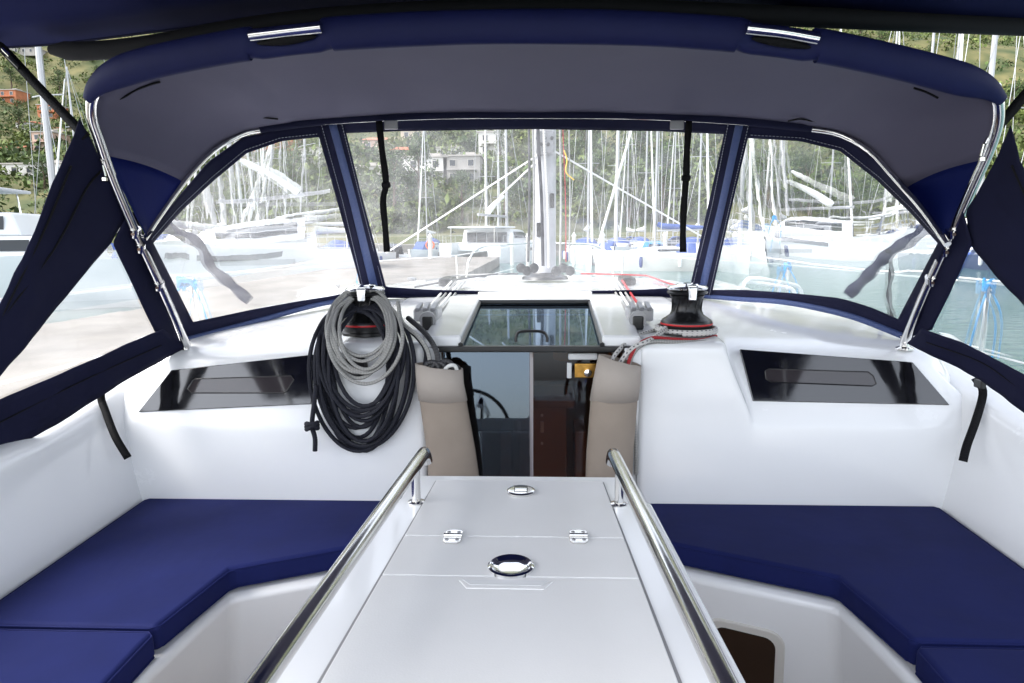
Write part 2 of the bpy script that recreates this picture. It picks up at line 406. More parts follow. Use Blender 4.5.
def tree(px, py, h, label, dmin=115, slim=1.0, leaf=None, loc=None):
    p = loc or hit(px, py, dmin)
    rn = random.Random(int(px*7+py))
    t = thing('pine_tree' if slim < .6 else 'broadleaf_tree', label, 'tree', p, 0, 'trees on the shore and hillside')
    mb = MB(); mb.tube([p, p+Vector((.1, 0, h*.3)), p+Vector((0, .1, h*.8))], [h*.035, h*.025, h*.008], 7)
    for k in range(5):
        a = k*1.3; mb.tube([p+Vector((0, 0, h*(.3+.09*k))), p+Vector((math.cos(a)*h*.2*slim, math.sin(a)*h*.2*slim, h*(.45+.09*k)))], [h*.012, h*.004], 5)
    mb.build('trunk', BARK, t)
    mb = MB()
    for k in range(16):
        a = rn.uniform(0, 6.28); zz = rn.uniform(.3, .95); rr = rn.uniform(0, .27)*slim*(1.25-zz)*1.4
        tuft(mb, p+Vector((math.cos(a)*rr*h, math.sin(a)*rr*h, zz*h)), h*.14*max(slim, .55), h*.11, 95, h*.019, rn)
    mb.build('crown', leaf or LEAF2, t, smooth=False)
TREES = [
 (395, 222, 13, 'round dark tree by the shore left of centre, below the white terraced houses', 1.0),
 (420, 222, 15, 'tall dark green tree beside the round one, seen through the middle of the windscreen', .9),
 (352, 222, 10, 'bushy tree behind the left windscreen post', 1.0),
 (462, 223, 9, 'low tree at the shore behind the white catamaran in the centre', 1.1),
 (505, 222, 11, 'tree just left of the near mast at the foot of the hill', 1.0),
 (590, 224, 12, 'tree at the shore just right of the near mast', 1.1),
 (628, 224, 10, 'tree in the middle of the right half of the centre window', 1.1),
 (662, 222, 13, 'full tree near the right hanging strap', 1.0),
 (640, 175, 12, 'dark tree halfway up the hill, seen right of the near mast', 1.0),
 (585, 165, 12, 'dark tree halfway up the hill close beside the near mast', 1.0),
 (470, 135, 13, 'wide dark tree high on the hill above the white houses', 1.2),
 (500, 160, 8, 'small bush like tree at the corner of the highest white house', 1.2),
 (262, 222, 11, 'tree behind the large catamaran in the left window', 1.0),
 (300, 224, 12, 'tree at the right end of the left window', 1.0),
 (215, 220, 10, 'tree at the left end of the left window', 1.1),
 (330, 205, 11, 'tree up the slope behind the left windscreen post', .9),
 (760, 222, 12, 'tree behind the catamaran in the right window', 1.1),
 (800, 224, 11, 'low tree right of the raised sail bag in the right window', 1.2),
 (850, 224, 12, 'tree in the middle of the right window at the water edge', 1.1),
 (900, 200, 13, 'tree on the slope near the right hoop tube', 1.0),
 (20, 130, 12, 'dark tree above the long white building at far left', 1.1),
 (60, 95, 11, 'tree above the orange unplastered houses', 1.1),
 (12, 90, 12, 'broad tree under the left end of the black awning strap', 1.1),
 (100, 85, 9, 'small tree just below the left end of the rolled awning', 1.0),
 (45, 190, 8, 'bush like tree in front of the long white building', 1.3),
 (90, 195, 8, 'bush like tree behind the leftmost tall mast', 1.3),
 (880, 60, 13, 'tree on the hill above the right corner of the sprayhood', 1.1),
 (930, 70, 12, 'tree on the hill beside the leaning white sail at top right', 1.1),
 (1010, 120, 13, 'tree on the hill beyond the radar mast at the right edge', 1.1),
 (860, 38, 12, 'highest tree at the right under the awning edge', 1.0),
]
for px, py, h, lab, sl in TREES: tree(px, py, h, lab, slim=sl)

# ------------------------------------------------------------------ houses on the hill
WALLS = {'white': mat('white_render', (.62, .60, .57), .85, var=.08, vscale=.3), 'cream': mat('cream_render', (.50, .42, .32), .85, var=.1, vscale=.3),
         'brick': mat('orange_blockwork', (.42, .16, .08), .9, var=.15, vscale=.8), 'grey': mat('grey_render', (.33, .31, .29), .9, var=.12, vscale=.3),
         'pink': mat('pink_render', (.52, .36, .29), .85, var=.1, vscale=.3)}
TILE = mat('terracotta_tiles', (.36, .12, .06), .85, var=.25, vscale=1.5, bump=.4, bscale=3)
SLAB = mat('roof_slab', (.40, .37, .34), .9, var=.1, vscale=.4)
PANE = mat('window_pane', (.03, .035, .045), .15)
FRAME = mat('window_frame_paint', (.45, .42, .38), .6)
def house(px, py, wpx, floors, kind, roof, label, dep=9, rz=0.0, dmin=115):
    p = hit(px, py, dmin)
    if p is None: return
    W = wpx/FPX*(p.y); H = floors*3.0
    t = thing('hill_house', label, 'house', (p.x, p.y+dep/2, p.z-1.0), rz, 'houses on the hillside')
    MB().box((0, 0, H/2+.5), (W, dep, H+1)).build('wall', WALLS[kind], t, local=True)
    if roof == 'tile':
        o = .5; h = min(2.2, W*.16); z = H+1.0; m = MB()
        m.add([(-W/2-o, -dep/2-o, z), (W/2+o, -dep/2-o, z), (W/2+o, dep/2+o, z), (-W/2-o, dep/2+o, z), (-W/2+1, 0, z+h), (W/2-1, 0, z+h)],
              [(0, 1, 5, 4), (1, 2, 5), (2, 3, 4, 5), (3, 0, 4), (3, 2, 1, 0)]); m.build('roof', TILE, t, local=True, smooth=False)
    else:
        m = MB(); m.box((0, 0, H+1.15), (W+.7, dep+.7, .3)); m.box((W*.2, 0, H+1.7), (W*.25, dep*.4, .9)); m.build('roof', SLAB, t, local=True)
    n = max(2, int(W/3.6))
    for fl in range(floors):
        if floors > 1 and fl == 0 and roof != 'tile':
            MB().box((0, -dep/2-.7, 3.0+1.0), (W*.8, 1.4, .2)).build('balcony', WALLS[kind], t, local=True)
        for k in range(min(n, 6)):
            x = -W/2+W*(k+.5)/min(n, 6)
            f = MB().box((x, -dep/2-.04, 1+fl*3+1.55), (1.5, .1, 1.6)).build('window', FRAME, t, local=True)
            MB().box((x, -dep/2-.10, 1+fl*3+1.55), (1.2, .06, 1.3)).build('pane', PANE, f, local=True)
HOUSES = [
 (8, 104, 18, 2, 'brick', 'flat', 'orange house half cut by the left edge, high on the hill'),
 (62, 137, 16, 1, 'cream', 'tile', 'tiny cream house with tiled roof between the two left masts'),
 (24, 130, 16, 1, 'white', 'tile', 'small white house with tiled roof left of the pinkish house'),
 (95, 88, 16, 1, 'pink', 'tile', 'small pink house just left of the sprayhood corner'),
 (990, 95, 20, 1, 'white', 'tile', 'small white house at the right beyond the radar mast'),
 (412, 140, 22, 1, 'cream', 'tile', 'cream house alone high in the left half of the centre window'),
 (30, 176, 78, 1, 'white', 'flat', 'long white building with a flat roof, low on the hill at the far left'),
 (10, 158, 24, 1, 'cream', 'tile', 'low cream house with an orange tiled roof behind the long white building'),
 (47, 120, 18, 2, 'brick', 'flat', 'unplastered orange house at the upper left under the awning strap'),
 (43, 152, 20, 2, 'pink', 'flat', 'pinkish house below the orange one, left of the sprayhood corner'),
 (78, 168, 22, 1, 'cream', 'tile', 'small cream house with tiled roof beside the leftmost tall mast'),
 (75, 52, 42, 2, 'white', 'flat', 'white house high on the hill just under the awning at far left'),
 (20, 54, 30, 1, 'grey', 'flat', 'grey house at the top left corner under the awning'),
 (215, 100, 30, 2, 'cream', 'tile', 'cream house behind the left corner of the sprayhood'),
 (272, 160, 44, 2, 'brick', 'tile', 'brick red house at the top of the left window'),
 (235, 168, 26, 1, 'cream', 'flat', 'small cream house at the top left of the left window'),
 (318, 172, 30, 1, 'white', 'flat', 'low white house beside the left windscreen post'),
 (362, 180, 36, 1, 'white', 'flat', 'white house behind the left hanging strap'),
 (425, 186, 44, 2, 'white', 'flat', 'wide white terraced house in the middle of the row left of the near mast'),
 (405, 162, 30, 1, 'cream', 'tile', 'cream house with tiled roof above the wide white terraced house'),
 (462, 184, 36, 2, 'grey', 'flat', 'greyish house at the right end of the row left of the near mast'),
 (390, 190, 22, 1, 'white', 'flat', 'small white house at the left end of the row below the terraces'),
 (448, 160, 24, 1, 'white', 'flat', 'small white house above the greyish one'),
 (492, 156, 26, 2, 'white', 'flat', 'tall white house nearest the mast, highest of the row'),
 (375, 150, 26, 1, 'pink', 'tile', 'pink house highest at the left of the centre window'),
 (520, 182, 22, 1, 'cream', 'flat', 'cream house right behind the near mast ropes'),
]
for h in HOUSES: house(*h)

# =================================================================== BOATS IN THE HARBOUR
def hull_mesh(m, L, B, F, stern=.8, n=14, z0=-.3, keel=0):
    rows = []
    for i in range(n+1):
        t = i/n; y = -L/2+L*t
        k = stern+(1-stern)*math.sin(min(1, t/.45)*math.pi/2) if t < .45 else max(.02, math.cos((t-.45)/.55*math.pi/2)**.75)
        sh = F*(1+.22*t*t)
        rk = .25*t*F
        rows.append([Vector((s*B/2*k*kk, y+(rk if zz > .5 else 0), z0+(sh-z0)*zz)) for s, kk, zz in ((-1, .72, 0), (-1, .93, .45), (-1, 1, 1), (1, 1, 1), (1, .93, .45), (1, .72, 0))])
    m.grid(rows); a = len(m.v)-6*(n+1)
    m.f.append(tuple(a+k for k in range(6))[::-1]); m.u.append([(0, 0)]*6)
def rigging_parts(t, H, zb, L, B, furl=True, boomz=1.4, cover=None, y0=.1, mastr=.085, lean=0, spread=2):
    my = L*y0; top = Vector((lean, my, zb+H))
    mm = MB().tube([Vector((0, my, zb)), top], [mastr, mastr*.8], 8).build('mast', ALU, t, local=True)
    for k in range(spread):
        f = .38+.3*k; MB().tube([Vector((lean*f-B*.24, my-.2, zb+H*f)), Vector((lean*f, my, zb+H*f)), Vector((lean*f+B*.24, my-.2, zb+H*f))], .03, 5).build('spreader', ALU, mm, local=True)
    m = MB()
    for s in (-1, 1):
        m.tube([Vector((s*B*.45, my-.3, zb-.3)), Vector((s*B*.24+lean*.7, my-.2, zb+H*.68)), top], .018, 4)
        m.tube([Vector((s*B*.4, my+.3, zb-.3)), Vector((lean*.4, my, zb+H*.38))], .015, 4)
    m.tube([Vector((0, -L*.48, zb-.2)), top], .018, 4); m.tube([Vector((0, L*.49, zb-.1)), top], .02, 4)
    m.build('rigging', WIRE, t, local=True)
    if furl: MB().tube([Vector((0, L*.475, zb+.3)), Vector((lean*.45, (L*.475+my)/2, zb+H*.5)), Vector((lean*.9, my+.4, zb+H*.93))], [.10, .085, .03], 7).build('furled_sail', SAILC, t, local=True)
    bl = L*.36
    MB().tube([Vector((0, my-.1, zb+boomz)), Vector((0, my-bl, zb+boomz+.1))], .07, 7).build('boom', ALU, t, local=True)
    MB().tube([Vector((0, my-.15, zb+boomz+.45)), Vector((0, my-.5, zb+boomz+.30)), Vector((0, my-bl*.6, zb+boomz+.22)), Vector((0, my-bl, zb+boomz+.18))], [.16, .2, .16, .1], 8).build('sail_cover', cover or SAILC, t, local=True)
BLUEF = mat('navy_fender', (.02, .04, .16), .5)
def sailboat(px, D, L, H, rz, label, hullm=None, cover=None, lean=0, mastr=.085, radar=False, furl=True, grp='sailing boats moored in the harbour', y0=.1):
    d = ray(px, 235); d = d/d.y
    off = Matrix.Rotation(rz, 3, 'Z') @ Vector((0, L*y0, 0))
    p = Vector((CAM.x+d.x*D, D, 0)) - off; B = L*.31; F = .95+L*.02
    t = thing('sailing_boat', label, 'sailing boat', (p.x, p.y, 0), rz, grp)
    m = MB(); hull_mesh(m, L, B, F); hb = m.build('hull', hullm or WHITEP, t, local=True)
    m = MB(); rows = []
    for i in range(9):
        f = i/8; y = -L*.12+L*.45*f; hw = B*.30*(1-.55*f*f); hh = F+.42*(1-f**3)
        rows.append([Vector((-hw-.12, y, F-.02)), Vector((-hw, y, hh)), Vector((0, y, hh+.07)), Vector((hw, y, hh)), Vector((hw+.12, y, F-.02))])
    m.grid(rows); m.add([rows[0][k] for k in range(5)], [(0, 1, 2, 3, 4)]); m.build('cabin', WHITEP, t, local=True)
    for s in (-1, 1): MB().box((s*(B*.30+.04), L*.02, F+.22), (.06, L*.14, .14)).build('cabin_window', PANE, t, local=True)
    MB().grid([[Vector((x*B*.45, y, F+.02)) for x in (-1, 1)] for y in (-L*.49, -L*.14)]).build('cockpit_deck', WHITEP2, t, local=True)
    # sprayhood and stern rail
    rows = []
    for y, hh in ((-L*.16, .95), (-L*.10, 1.0), (-L*.03, .45)):
        rows.append([Vector((math.cos(a)*B*.34, y, F+math.sin(a)*hh)) for a in [math.pi*k/8 for k in range(9)]])
    MB().grid(rows).build('sprayhood', cover or BLUEC, t, local=True)
    m = MB()
    for s in (-1, 1):
        m.tube([Vector((s*B*.40, -L*.48, F)), Vector((s*B*.40, -L*.48, F+.7)), Vector((s*B*.47, -L*.2, F+.7)), Vector((s*B*.48, 0, F+.68)), Vector((s*B*.30, L*.35, F+.9)), Vector((0, L*.5, F+.95))], .02, 5)
        for y in (-.3, -.1, .1, .25): m.tube([Vector((s*B*.46*(1 if y < .1 else .85), L*y, F)), Vector((s*B*.46*(1 if y < .1 else .85), L*y, F+.7))], .015, 4)
    m.build('guard_rail', WIRE, t, local=True)
    for s in (-1, 1):
        for k, y in enumerate((-.32, -.05, .2)):
            MB().lathe([(.02, -.38), (.10, -.32), (.12, -.1), (.12, .1), (.10, .30), (.03, .36)], (s*(B*.5*(1 if y < .1 else .93)+.10), L*y, .62), 8).build('fender', BLUEF if (k+s) % 2 else SAILC, t, local=True)
    rigging_parts(t, H, F+.4, L, B, furl, 1.1, cover, y0, mastr, lean)
    if radar:
        MB().lathe([(.05, 0), (.28, .02), (.30, .12), (.22, .24), (.02, .27)], (0, L*y0+.45, F+H*.42), 16).build('radar_dome', WHITEP, t, local=True)
    return t
BLUEH = mat('navy_hull', (.02, .035, .10), .25, coat=.3)
S = 'sailing boats moored in the harbour'
BOATS = [ # px, distance, length, mast, heading, label, kwargs
 (58, 31, 12, 19, 2.9, 'sailing boat whose thick white mast is the leftmost tall one, outside the sprayhood', dict(lean=-.1, mastr=.15, furl=False)),
 (84, 58, 11, 15, 3.1, 'sailing boat with a thin mast beside the leftmost thick mast', {}),
 (205, 66, 11, 16, 3.2, 'sailing boat far left in the left window, behind the wavy vinyl', {}),
 (222, 58, 12, 17, 3.0, 'sailing boat second from the left in the left window', {}),
 (242, 52, 12, 17, .1, 'sailing boat whose mast rises by the tip of the raised sail bag', dict(mastr=.11)),
 (263, 74, 11, 16, .2, 'sailing boat whose thin mast stands right of the raised sail bag', {}),
 (276, 62, 13, 19, 3.3, 'sailing boat with a double looking mast in the middle of the left window', {}),
 (285, 84, 11, 16, .0, 'farthest sailing boat in the left window', {}),
 (309, 48, 12, 17, 2.6, 'sailing boat with a slanting furled sail near the left windscreen post', dict(furl=True)),
 (427, 88, 10, 15, 3.0, 'distant sailing boat in front of the wide white terraced house', {}),
 (487, 72, 12, 18, 3.2, 'sailing boat with a tall thin mast left of the near mast', {}),
 (499, 90, 10, 15, .1, 'distant sailing boat between the tall thin mast and the near mast', {}),
 (588, 60, 12, 18, 3.15, 'sailing boat whose mast is the first one right of the near mast', dict(mastr=.11)),
 (617, 62, 12, 18, 3.0, 'sailing boat at the left of the pair in the right half of the centre window', {}),
 (627, 86, 11, 17, .1, 'more distant sailing boat at the right of the pair', {}),
 (645, 70, 12, 18, 3.2, 'sailing boat whose mast rises in the middle of the right half', dict(mastr=.10)),
 (673, 82, 11, 16, .0, 'distant sailing boat left of the right hanging strap', {}),
 (698, 56, 12, 18, 3.1, 'sailing boat whose mast rises just right of the right hanging strap', {}),
 (740, 46, 12, 18, 3.0, 'sailing boat with the thick mast at the left of the right window', dict(mastr=.15)),
 (769, 64, 11, 17, 2.7, 'sailing boat with a slanting furled sail left of the white catamaran in the right window', {}),
 (828, 58, 11, 17, 3.2, 'sailing boat whose mast stands in the middle of the right window', {}),
 (882, 52, 12, 17, 2.9, 'sailing boat seen through the wavy vinyl at the right of the right window', dict(cover=BLUEC)),
 (912, 74, 11, 16, .1, 'distant sailing boat close to the right hoop tube', {}),
 (942, 44, 13, 20, 2.7, 'sailing boat with a broad leaning white sail above the right corner of the sprayhood', {}),
 (976, 40, 14, 21, 3.1, 'sailing boat with the thick radar mast at the top right', dict(mastr=.16, radar=True)),
 (1022, 36, 12, 18, 3.3, 'rightmost sailing boat, half outside the picture', dict(hullm=BLUEH)),
 (655, 47, 10, 14, 1.5, 'low sailing boat with a blue cover lying broadside right of the near mast', dict(cover=BLUEC, hullm=WHITEP2)),
]
for px, D, L, H, rz, lab, k in BOATS: sailboat(px, D, L, H, rz, lab, **k)
for x, y, lab in ((-9, -42, 'sailing boat moored astern on the left, seen only mirrored in the cabin door'), (-16, -50, 'second sailing boat moored astern, seen only mirrored in the cabin door'), (4, -46, 'sailing boat moored straight astern, seen only mirrored in the cabin door')):
    t = sailboat(544, 60, 12, 17, .1, lab); t.location = (x, y, 0)

def catamaran(px, D, L, B, rz, label, bag=1, winm=None):
    d = ray(px, 235); d = d/d.y; p = Vector((CAM.x+d.x*D, D, 0))
    t = thing('catamaran', label, 'catamaran', p, rz, 'catamarans moored in the harbour')
    for s in (-1, 1):
        m = MB(); hull_mesh(m, L, B*.26, 1.75, stern=.75)
        for v in m.v: v.x += s*B*.37
        m.build('hull', WHITEP, t, local=True)
        MB().box((s*(B*.37+B*.124), L*.05, 1.15), (.06, L*.32, .28)).build('hull_window', PANE, t, local=True)
    MB().box((0, -L*.08, 1.35), (B*.7, L*.66, .7)).build('bridge_deck', WHITEP, t, bevel=.15, local=True)
    m = MB(); rows = []
    for i in range(11):
        f = i/10; y = -L*.22+L*.44*f; hw = B*.36*(1-.35*f**2); z1 = 1.7+1.25*(1-f**5)
        rows.append([Vector((-hw-.25, y, 1.68)), Vector((-hw, y, z1)), Vector((-hw*.5, y, z1+.12)), Vector((hw*.5, y, z1+.12)), Vector((hw, y, z1)), Vector((hw+.25, y, 1.68))])
    m.grid(rows); m.add(rows[0], [(0, 1, 2, 3, 4, 5)]); m.build('cabin', WHITEP, t, local=True)
    for s in (-1, 1):
        rr = []
        for i in range(1, 9):
            f = i/10; y = -L*.22+L*.44*f; hw = B*.36*(1-.35*f**2)
            rr.append([Vector((s*(hw+.17), y, 2.15)), Vector((s*(hw+.06), y, 2.75-.5*f**4))])
        MB().grid(rr).build('cabin_window', PANE, t, local=True, solid=.04)
    for k in range(4): MB().box((B*(-.24+.16*k), -L*.22-.05, 2.25), (B*.14, .06, .9)).build('door_pane', PANE, t, local=True)
    MB().box((0, -L*.30, 3.15), (B*.72, L*.34, .14)).build('hardtop', WHITEP, t, bevel=.05, local=True)
    for sx in (-1, 1): MB().tube([(sx*B*.33, -L*.45, 1.7), (sx*B*.33, -L*.45, 3.1)], .05, 6).build('hardtop_post', STEEL, t, local=True)
    m = MB()
    for s in (-1, 1): m.tube([(s*B*.46, -L*.45, 1.7), (s*B*.46, -L*.45, 2.4), (s*B*.47, 0, 2.45), (s*B*.38, L*.45, 2.6)], .02, 5)
    for s in (-1, 1):
        for k in range(6): m.tube([(s*B*.465, -L*.4+k*L*.14, 1.6), (s*B*.465, -L*.4+k*L*.14, 2.43)], .015, 4)
    m.tube([(-B*.38, L*.45, 2.6), (B*.38, L*.45, 2.6)], .02, 5); m.build('guard_rail', WIRE, t, local=True)
    H = 17; my = L*.12
    mm = MB().tube([Vector((0, my, 2.9)), Vector((0, my, 2.9+H))], [.14, .11], 8).build('mast', ALU, t, local=True)
    m = MB()
    for s in (-1, 1): m.tube([(s*B*.46, my-.6, 1.8), (0, my, H*.85)], .018, 4)
    m.tube([(0, L*.45, 1.7), (0, my, 2.9+H*.9)], .02, 4); m.build('rigging', WIRE, t, local=True)
    MB().tube([Vector((0, my-.2, 4.2)), Vector((0, -L*.36, 4.3))], .11, 8).build('boom', ALU, t, local=True)
    MB().tube(smooth([Vector((0, my-.5, 4.3+2.3*bag)), Vector((0, my-1.3, 4.3+1.9*bag)), Vector((0, my-2.6, 4.3+1.1*bag)), Vector((0, my-3.8, 4.45))], 20), [.08]+[.16+.008*k for k in range(18)]+[.2], 10).build('sail_bag', SAILC, t, local=True)
    return t
catamaran(262, 38, 11.5, 6.6, R(118), 'large white catamaran with raised sail bag lying beyond the quay in the left window')
catamaran(500, 66, 11.5, 6.8, R(-25), 'white catamaran showing its stern left of the near mast', .8)
catamaran(795, 54, 11, 6.4, R(70), 'white catamaran with dark cabin windows across the water in the right window', .9)
catamaran(905, 66, 11, 6.4, R(200), 'white catamaran half hidden by the wavy vinyl at the right', .3)

# motor yacht at far left
p = Vector((-21.5, 26.5, 0)); t = thing('motor_yacht', 'white motor yacht with a grey hardtop at the left edge', 'motor boat', p, R(-75))
m = MB(); hull_mesh(m, 13, 4.2, 1.7, stern=.92); m.build('hull', WHITEP, t, local=True)
MB().box((0, -1, 2.1), (3.5, 7.5, .9), top=.9).build('deckhouse', WHITEP, t, bevel=.12, local=True)
MB().box((0, -1.4, 3.0), (3.0, 5.6, .9), top=.88).build('upper_cabin', WHITEP, t, bevel=.1, local=True)
for s in (-1, 1): MB().box((s*1.70, -1, 2.2), (.06, 5.4, .42)).build('cabin_window', PANE, t, local=True)
for s in (-1, 1): MB().box((s*1.43, -1.3, 3.05), (.08, 4.2, .5)).build('upper_window', PANE, t, local=True)
MB().box((0, -2, 4.35), (3.4, 5.2, .12)).build('hardtop', mat('hardtop_grey', (.45, .46, .48), .5), t, bevel=.05, local=True)
for sx in (-1, 1):
    for y in (-4.2, .2): MB().tube([(sx*1.5, y, 3.4), (sx*1.55, y-.1, 4.3)], .035, 6).build('hardtop_post', STEEL, t, local=True)

# bollards and a fender-orange lifebuoy post on the quay
for i, (x, y) in enumerate(((-4.2, 9), (-4.2, 15), (-4.2, 22), (-11.1, 20))):
    o = MB().lathe([(.16, 0), (.15, .05), (.08, .08), (.08, .28), (.15, .34), (.15, .40), (.02, .43)], (x, y, .7), 16).build('bollard', GREYP)
    finish(o, ['nearest iron bollard on the quay edge to the left', 'second iron bollard along the near quay edge', 'third iron bollard along the near quay edge', 'iron bollard on the far edge of the quay by the catamaran'][i], 'bollard', 'bollards on the quay')

# small motor boats and mooring posts along the far pontoon
def runabout(px, D, rz, label, cov):
    d = ray(px, 235); d = d/d.y; t = thing('small_motor_boat', label, 'motor boat', Vector((CAM.x+d.x*D, D, 0)), rz, 'small motor boats at the far pontoon')
    m = MB(); hull_mesh(m, 6.5, 2.4, .85, stern=.92); m.build('hull', WHITEP, t, local=True)
    m = MB(); rows = []
    for i in range(6):
        f = i/5; y = -1.6+2.6*f; hw = .85-.25*f; z = .85+.95*math.sin(math.pi*min(1, .25+f*.75))
        rows.append([Vector((-hw, y, .8)), Vector((-hw*.8, y, z)), Vector((hw*.8, y, z)), Vector((hw, y, .8))])
    m.grid(rows); m.build('cover' if cov else 'windscreen', cov or PANE, t, local=True)
    MB().box((0, -3.25, .9), (.45, .4, .8)).build('outboard', BLACKP, t, bevel=.06, local=True)
LBLUE = mat('bright_blue_cover', (.03, .20, .55), .7)
for a in ((392, 60, .3, 'small white motor boat at the left of the centre window, below the trees', None), (420, 76, 3.0, 'small distant motor boat left of the white catamaran', BLUEC),
          (606, 58, 2.9, 'small motor boat with navy cover just right of the near mast', BLUEC), (650, 66, .2, 'small motor boat with bright blue cover left of the right hanging strap', LBLUE),
          (675, 72, 3.2, 'small motor boat with dark screen beside the right hanging strap', None), (335, 62, 1.4, 'small motor boat beyond the quay beside the left windscreen post', None)): runabout(*a)
POSTL = ['leftmost white mooring post on the far pontoon', 'second white mooring post on the far pontoon', 'white mooring post in front of the catamaran stern', 'white mooring post close left of the near mast', 'white mooring post close right of the near mast', 'second white mooring post right of the near mast', 'white mooring post by the right hanging strap', 'rightmost white mooring post on the far pontoon']
for i, px in enumerate((372, 430, 512, 528, 574, 603, 665, 735)):
    d = ray(px, 235); d = d/d.y; D = 52 if i % 2 else 56
    x = CAM.x+d.x*D; t = thing('mooring_post', POSTL[i], 'post', (x, D, 0), 0, 'mooring posts')
    MB().tube([(x, D, -1), (x, D, 2.3)], .16, 10).build('pile', WHITEP2, t)
    MB().lathe([(.19, 0), (.19, .08), (.02, .32)], (x, D, 2.3), 12).build('cap', WHITEP, t)
t = thing('lifebuoy_stand', 'orange lifebuoy on a white stand on the far pontoon left of the catamaran', 'lifebuoy', (CAM.x+(ray(430, 235)/ray(430, 235).y).x*62, 62, 0))
bx_ = t.location.x
MB().tube([(bx_, 62, 0), (bx_, 62, 2.0)], .05, 8).build('stand', WHITEP, t)
MB().tube([(bx_+.36*math.cos(a*.52), 61.9, 1.6+.36*math.sin(a*.52)) for a in range(12)], .08, 8, closed=True).build('ring', mat('orange_ring', (.7, .12, .02), .5), t)

#@@COCKPIT@@
# =================================================================== OWN YACHT (z relative to the eye from here on, through V())
from mathutils.bvhtree import BVHTree
Y0 = V(0, 2.4, -2.45)
yacht = thing('sailing_yacht', 'white fibreglass sailing yacht filling the foreground, seen forward from its cockpit', 'sailing yacht', Y0)

# hull sides and side decks
def halfbeam(y):
    if y < 2: return 2.02 - .05*((2-y)/4.2)**2
    t = (y-2)/7.6; return max(.02, 2.02*(1-t**2.1))
ylist = [-2.3+i*.45 for i in range(27)]; ylist = [y for y in ylist if y <= 9.6]+[9.6]
for s in (-1, 1):
    rows = []
    for y in ylist:
        hb = halfbeam(y); zd = -.88 + .012*max(0, y-2)
        rows.append([V(s*hb*.9, y-.1, -2.75), V(s*hb*.985, y, -1.9), V(s*hb, y, zd-.02), V(s*hb, y, zd+.05), V(s*(hb-.04), y, zd+.05), V(s*(hb-.05), y, zd)])
    MB().grid(rows, flip=s > 0).build('hull_side', WHITEP, yacht)
    rows = []
    for y in ylist:
        hb = halfbeam(y)-.045; zd = -.88 + .012*max(0, y-2)
        inner = 1.60 if y < 2.9 else (1.0 if y < 6.3 else 0)
        rows.append([V(s*(min(inner, hb)+(hb-min(inner, hb))*k/3), y, zd+.001) for k in range(4)])
    MB().grid(rows, flip=s < 0).build('side_deck', GELN, yacht)

# coachroof and cockpit bulkhead moulding, one grid per side
def lerp(a, b, t): return a+(b-a)*t
def roof_z(x, y):
    return -.325 - .045*(abs(x)/1.3)**2 - .012*max(0, y-4)
SIDE_ROWS_POD = [(2.424, -1.10), (2.426, -.925), (2.442, -.72), (2.445, -.66), (2.446, -.64), (2.452, -.425), (2.458, -.396), (2.49, -.385), (2.75, -.382), (3.05, -.372), (3.5, -.345), (4.2, None), (5.2, None), (6.1, None), (6.5, -.45), (6.9, -.86)]
SIDE_ROWS_OUT = [(2.424, -1.10), (2.426, -.925), (2.442, -.715), (2.450, -.69), (2.460, -.668), (2.545, -.470), (2.565, -.445), (2.62, -.425), (2.82, -.398), (3.1, -.378), (3.5, -.358), (4.2, None), (5.2, None), (6.1, None), (6.5, -.45), (6.9, -.86)]
for s in (-1, 1):
    rows = []
    for j in range(len(SIDE_ROWS_POD)):
        yp, zp = SIDE_ROWS_POD[j]; yo, zo = SIDE_ROWS_OUT[j]
        f = max(0, min(1, (yp-3.5)/2.8))                       # taper of the roof towards the bow
        xin = .392
        xpod = .80 if j <= 4 else lerp(.715, .715, 0); xlim = 1.52 if j <= 1 else (1.575 if j <= 4 else (lerp(1.51, .98, f) if j >= 7 else 1.445))
        if j == 2 or j == 3: xlim = 1.56
        row = []
        for k, x in enumerate((xin, xin+.012, xin+.04, (xin+xpod)/2, xpod-.03, xpod-.006)):
            y, z = yp, zp
            if z is None: z = roof_z(x, y)
            if k == 0 and j < 8: z -= .012 if j >= 5 else 0; y += .012
            row.append(V(s*x, y, z))
        x0 = xpod+(.012 if j >= 5 else .008)
        for k, t in enumerate((0, .03, .35, .7, .94, 1)):
            x = lerp(x0+.008*(k > 0), xlim, t); z = zo if zo is not None else roof_z(x, yo)
            row.append(V(s*x, yo, z - (.012*t if 5 <= j < 11 else 0)))
        if j <= 4: ext = [(xlim+.06, yo+.01, zo), (xlim+.16, yo+.02, zo), (xlim+.22, yo+.04, min(zo, -.70))]
        else:
            z = zo if zo is not None else roof_z(xlim, yo)
            ext = [(xlim+.05, yo, z-.03), (xlim+.13, yo, lerp(z, -.86, .35)), (xlim+.22, yo, -.86)]
        row += [V(s*a, b, c) for a, b, c in ext]
        rows.append(row)
    MB().grid(rows, flip=s < 0).build('coachroof', GEL, yacht, subd=2)
# roof between and ahead of the winch islands
rows = [[V(x, y, (roof_z(x, y) if 3.7 < y < 6.2 else z)) for x in (-.44, -.3, 0, .3, .44)] for y, z in ((3.62, -.36), (3.66, -.325), (4.2, 0), (5.2, 0), (6.1, 0), (6.5, -.45), (6.9, -.86))]
MB().grid(rows).build('roof_centre', GEL, yacht)
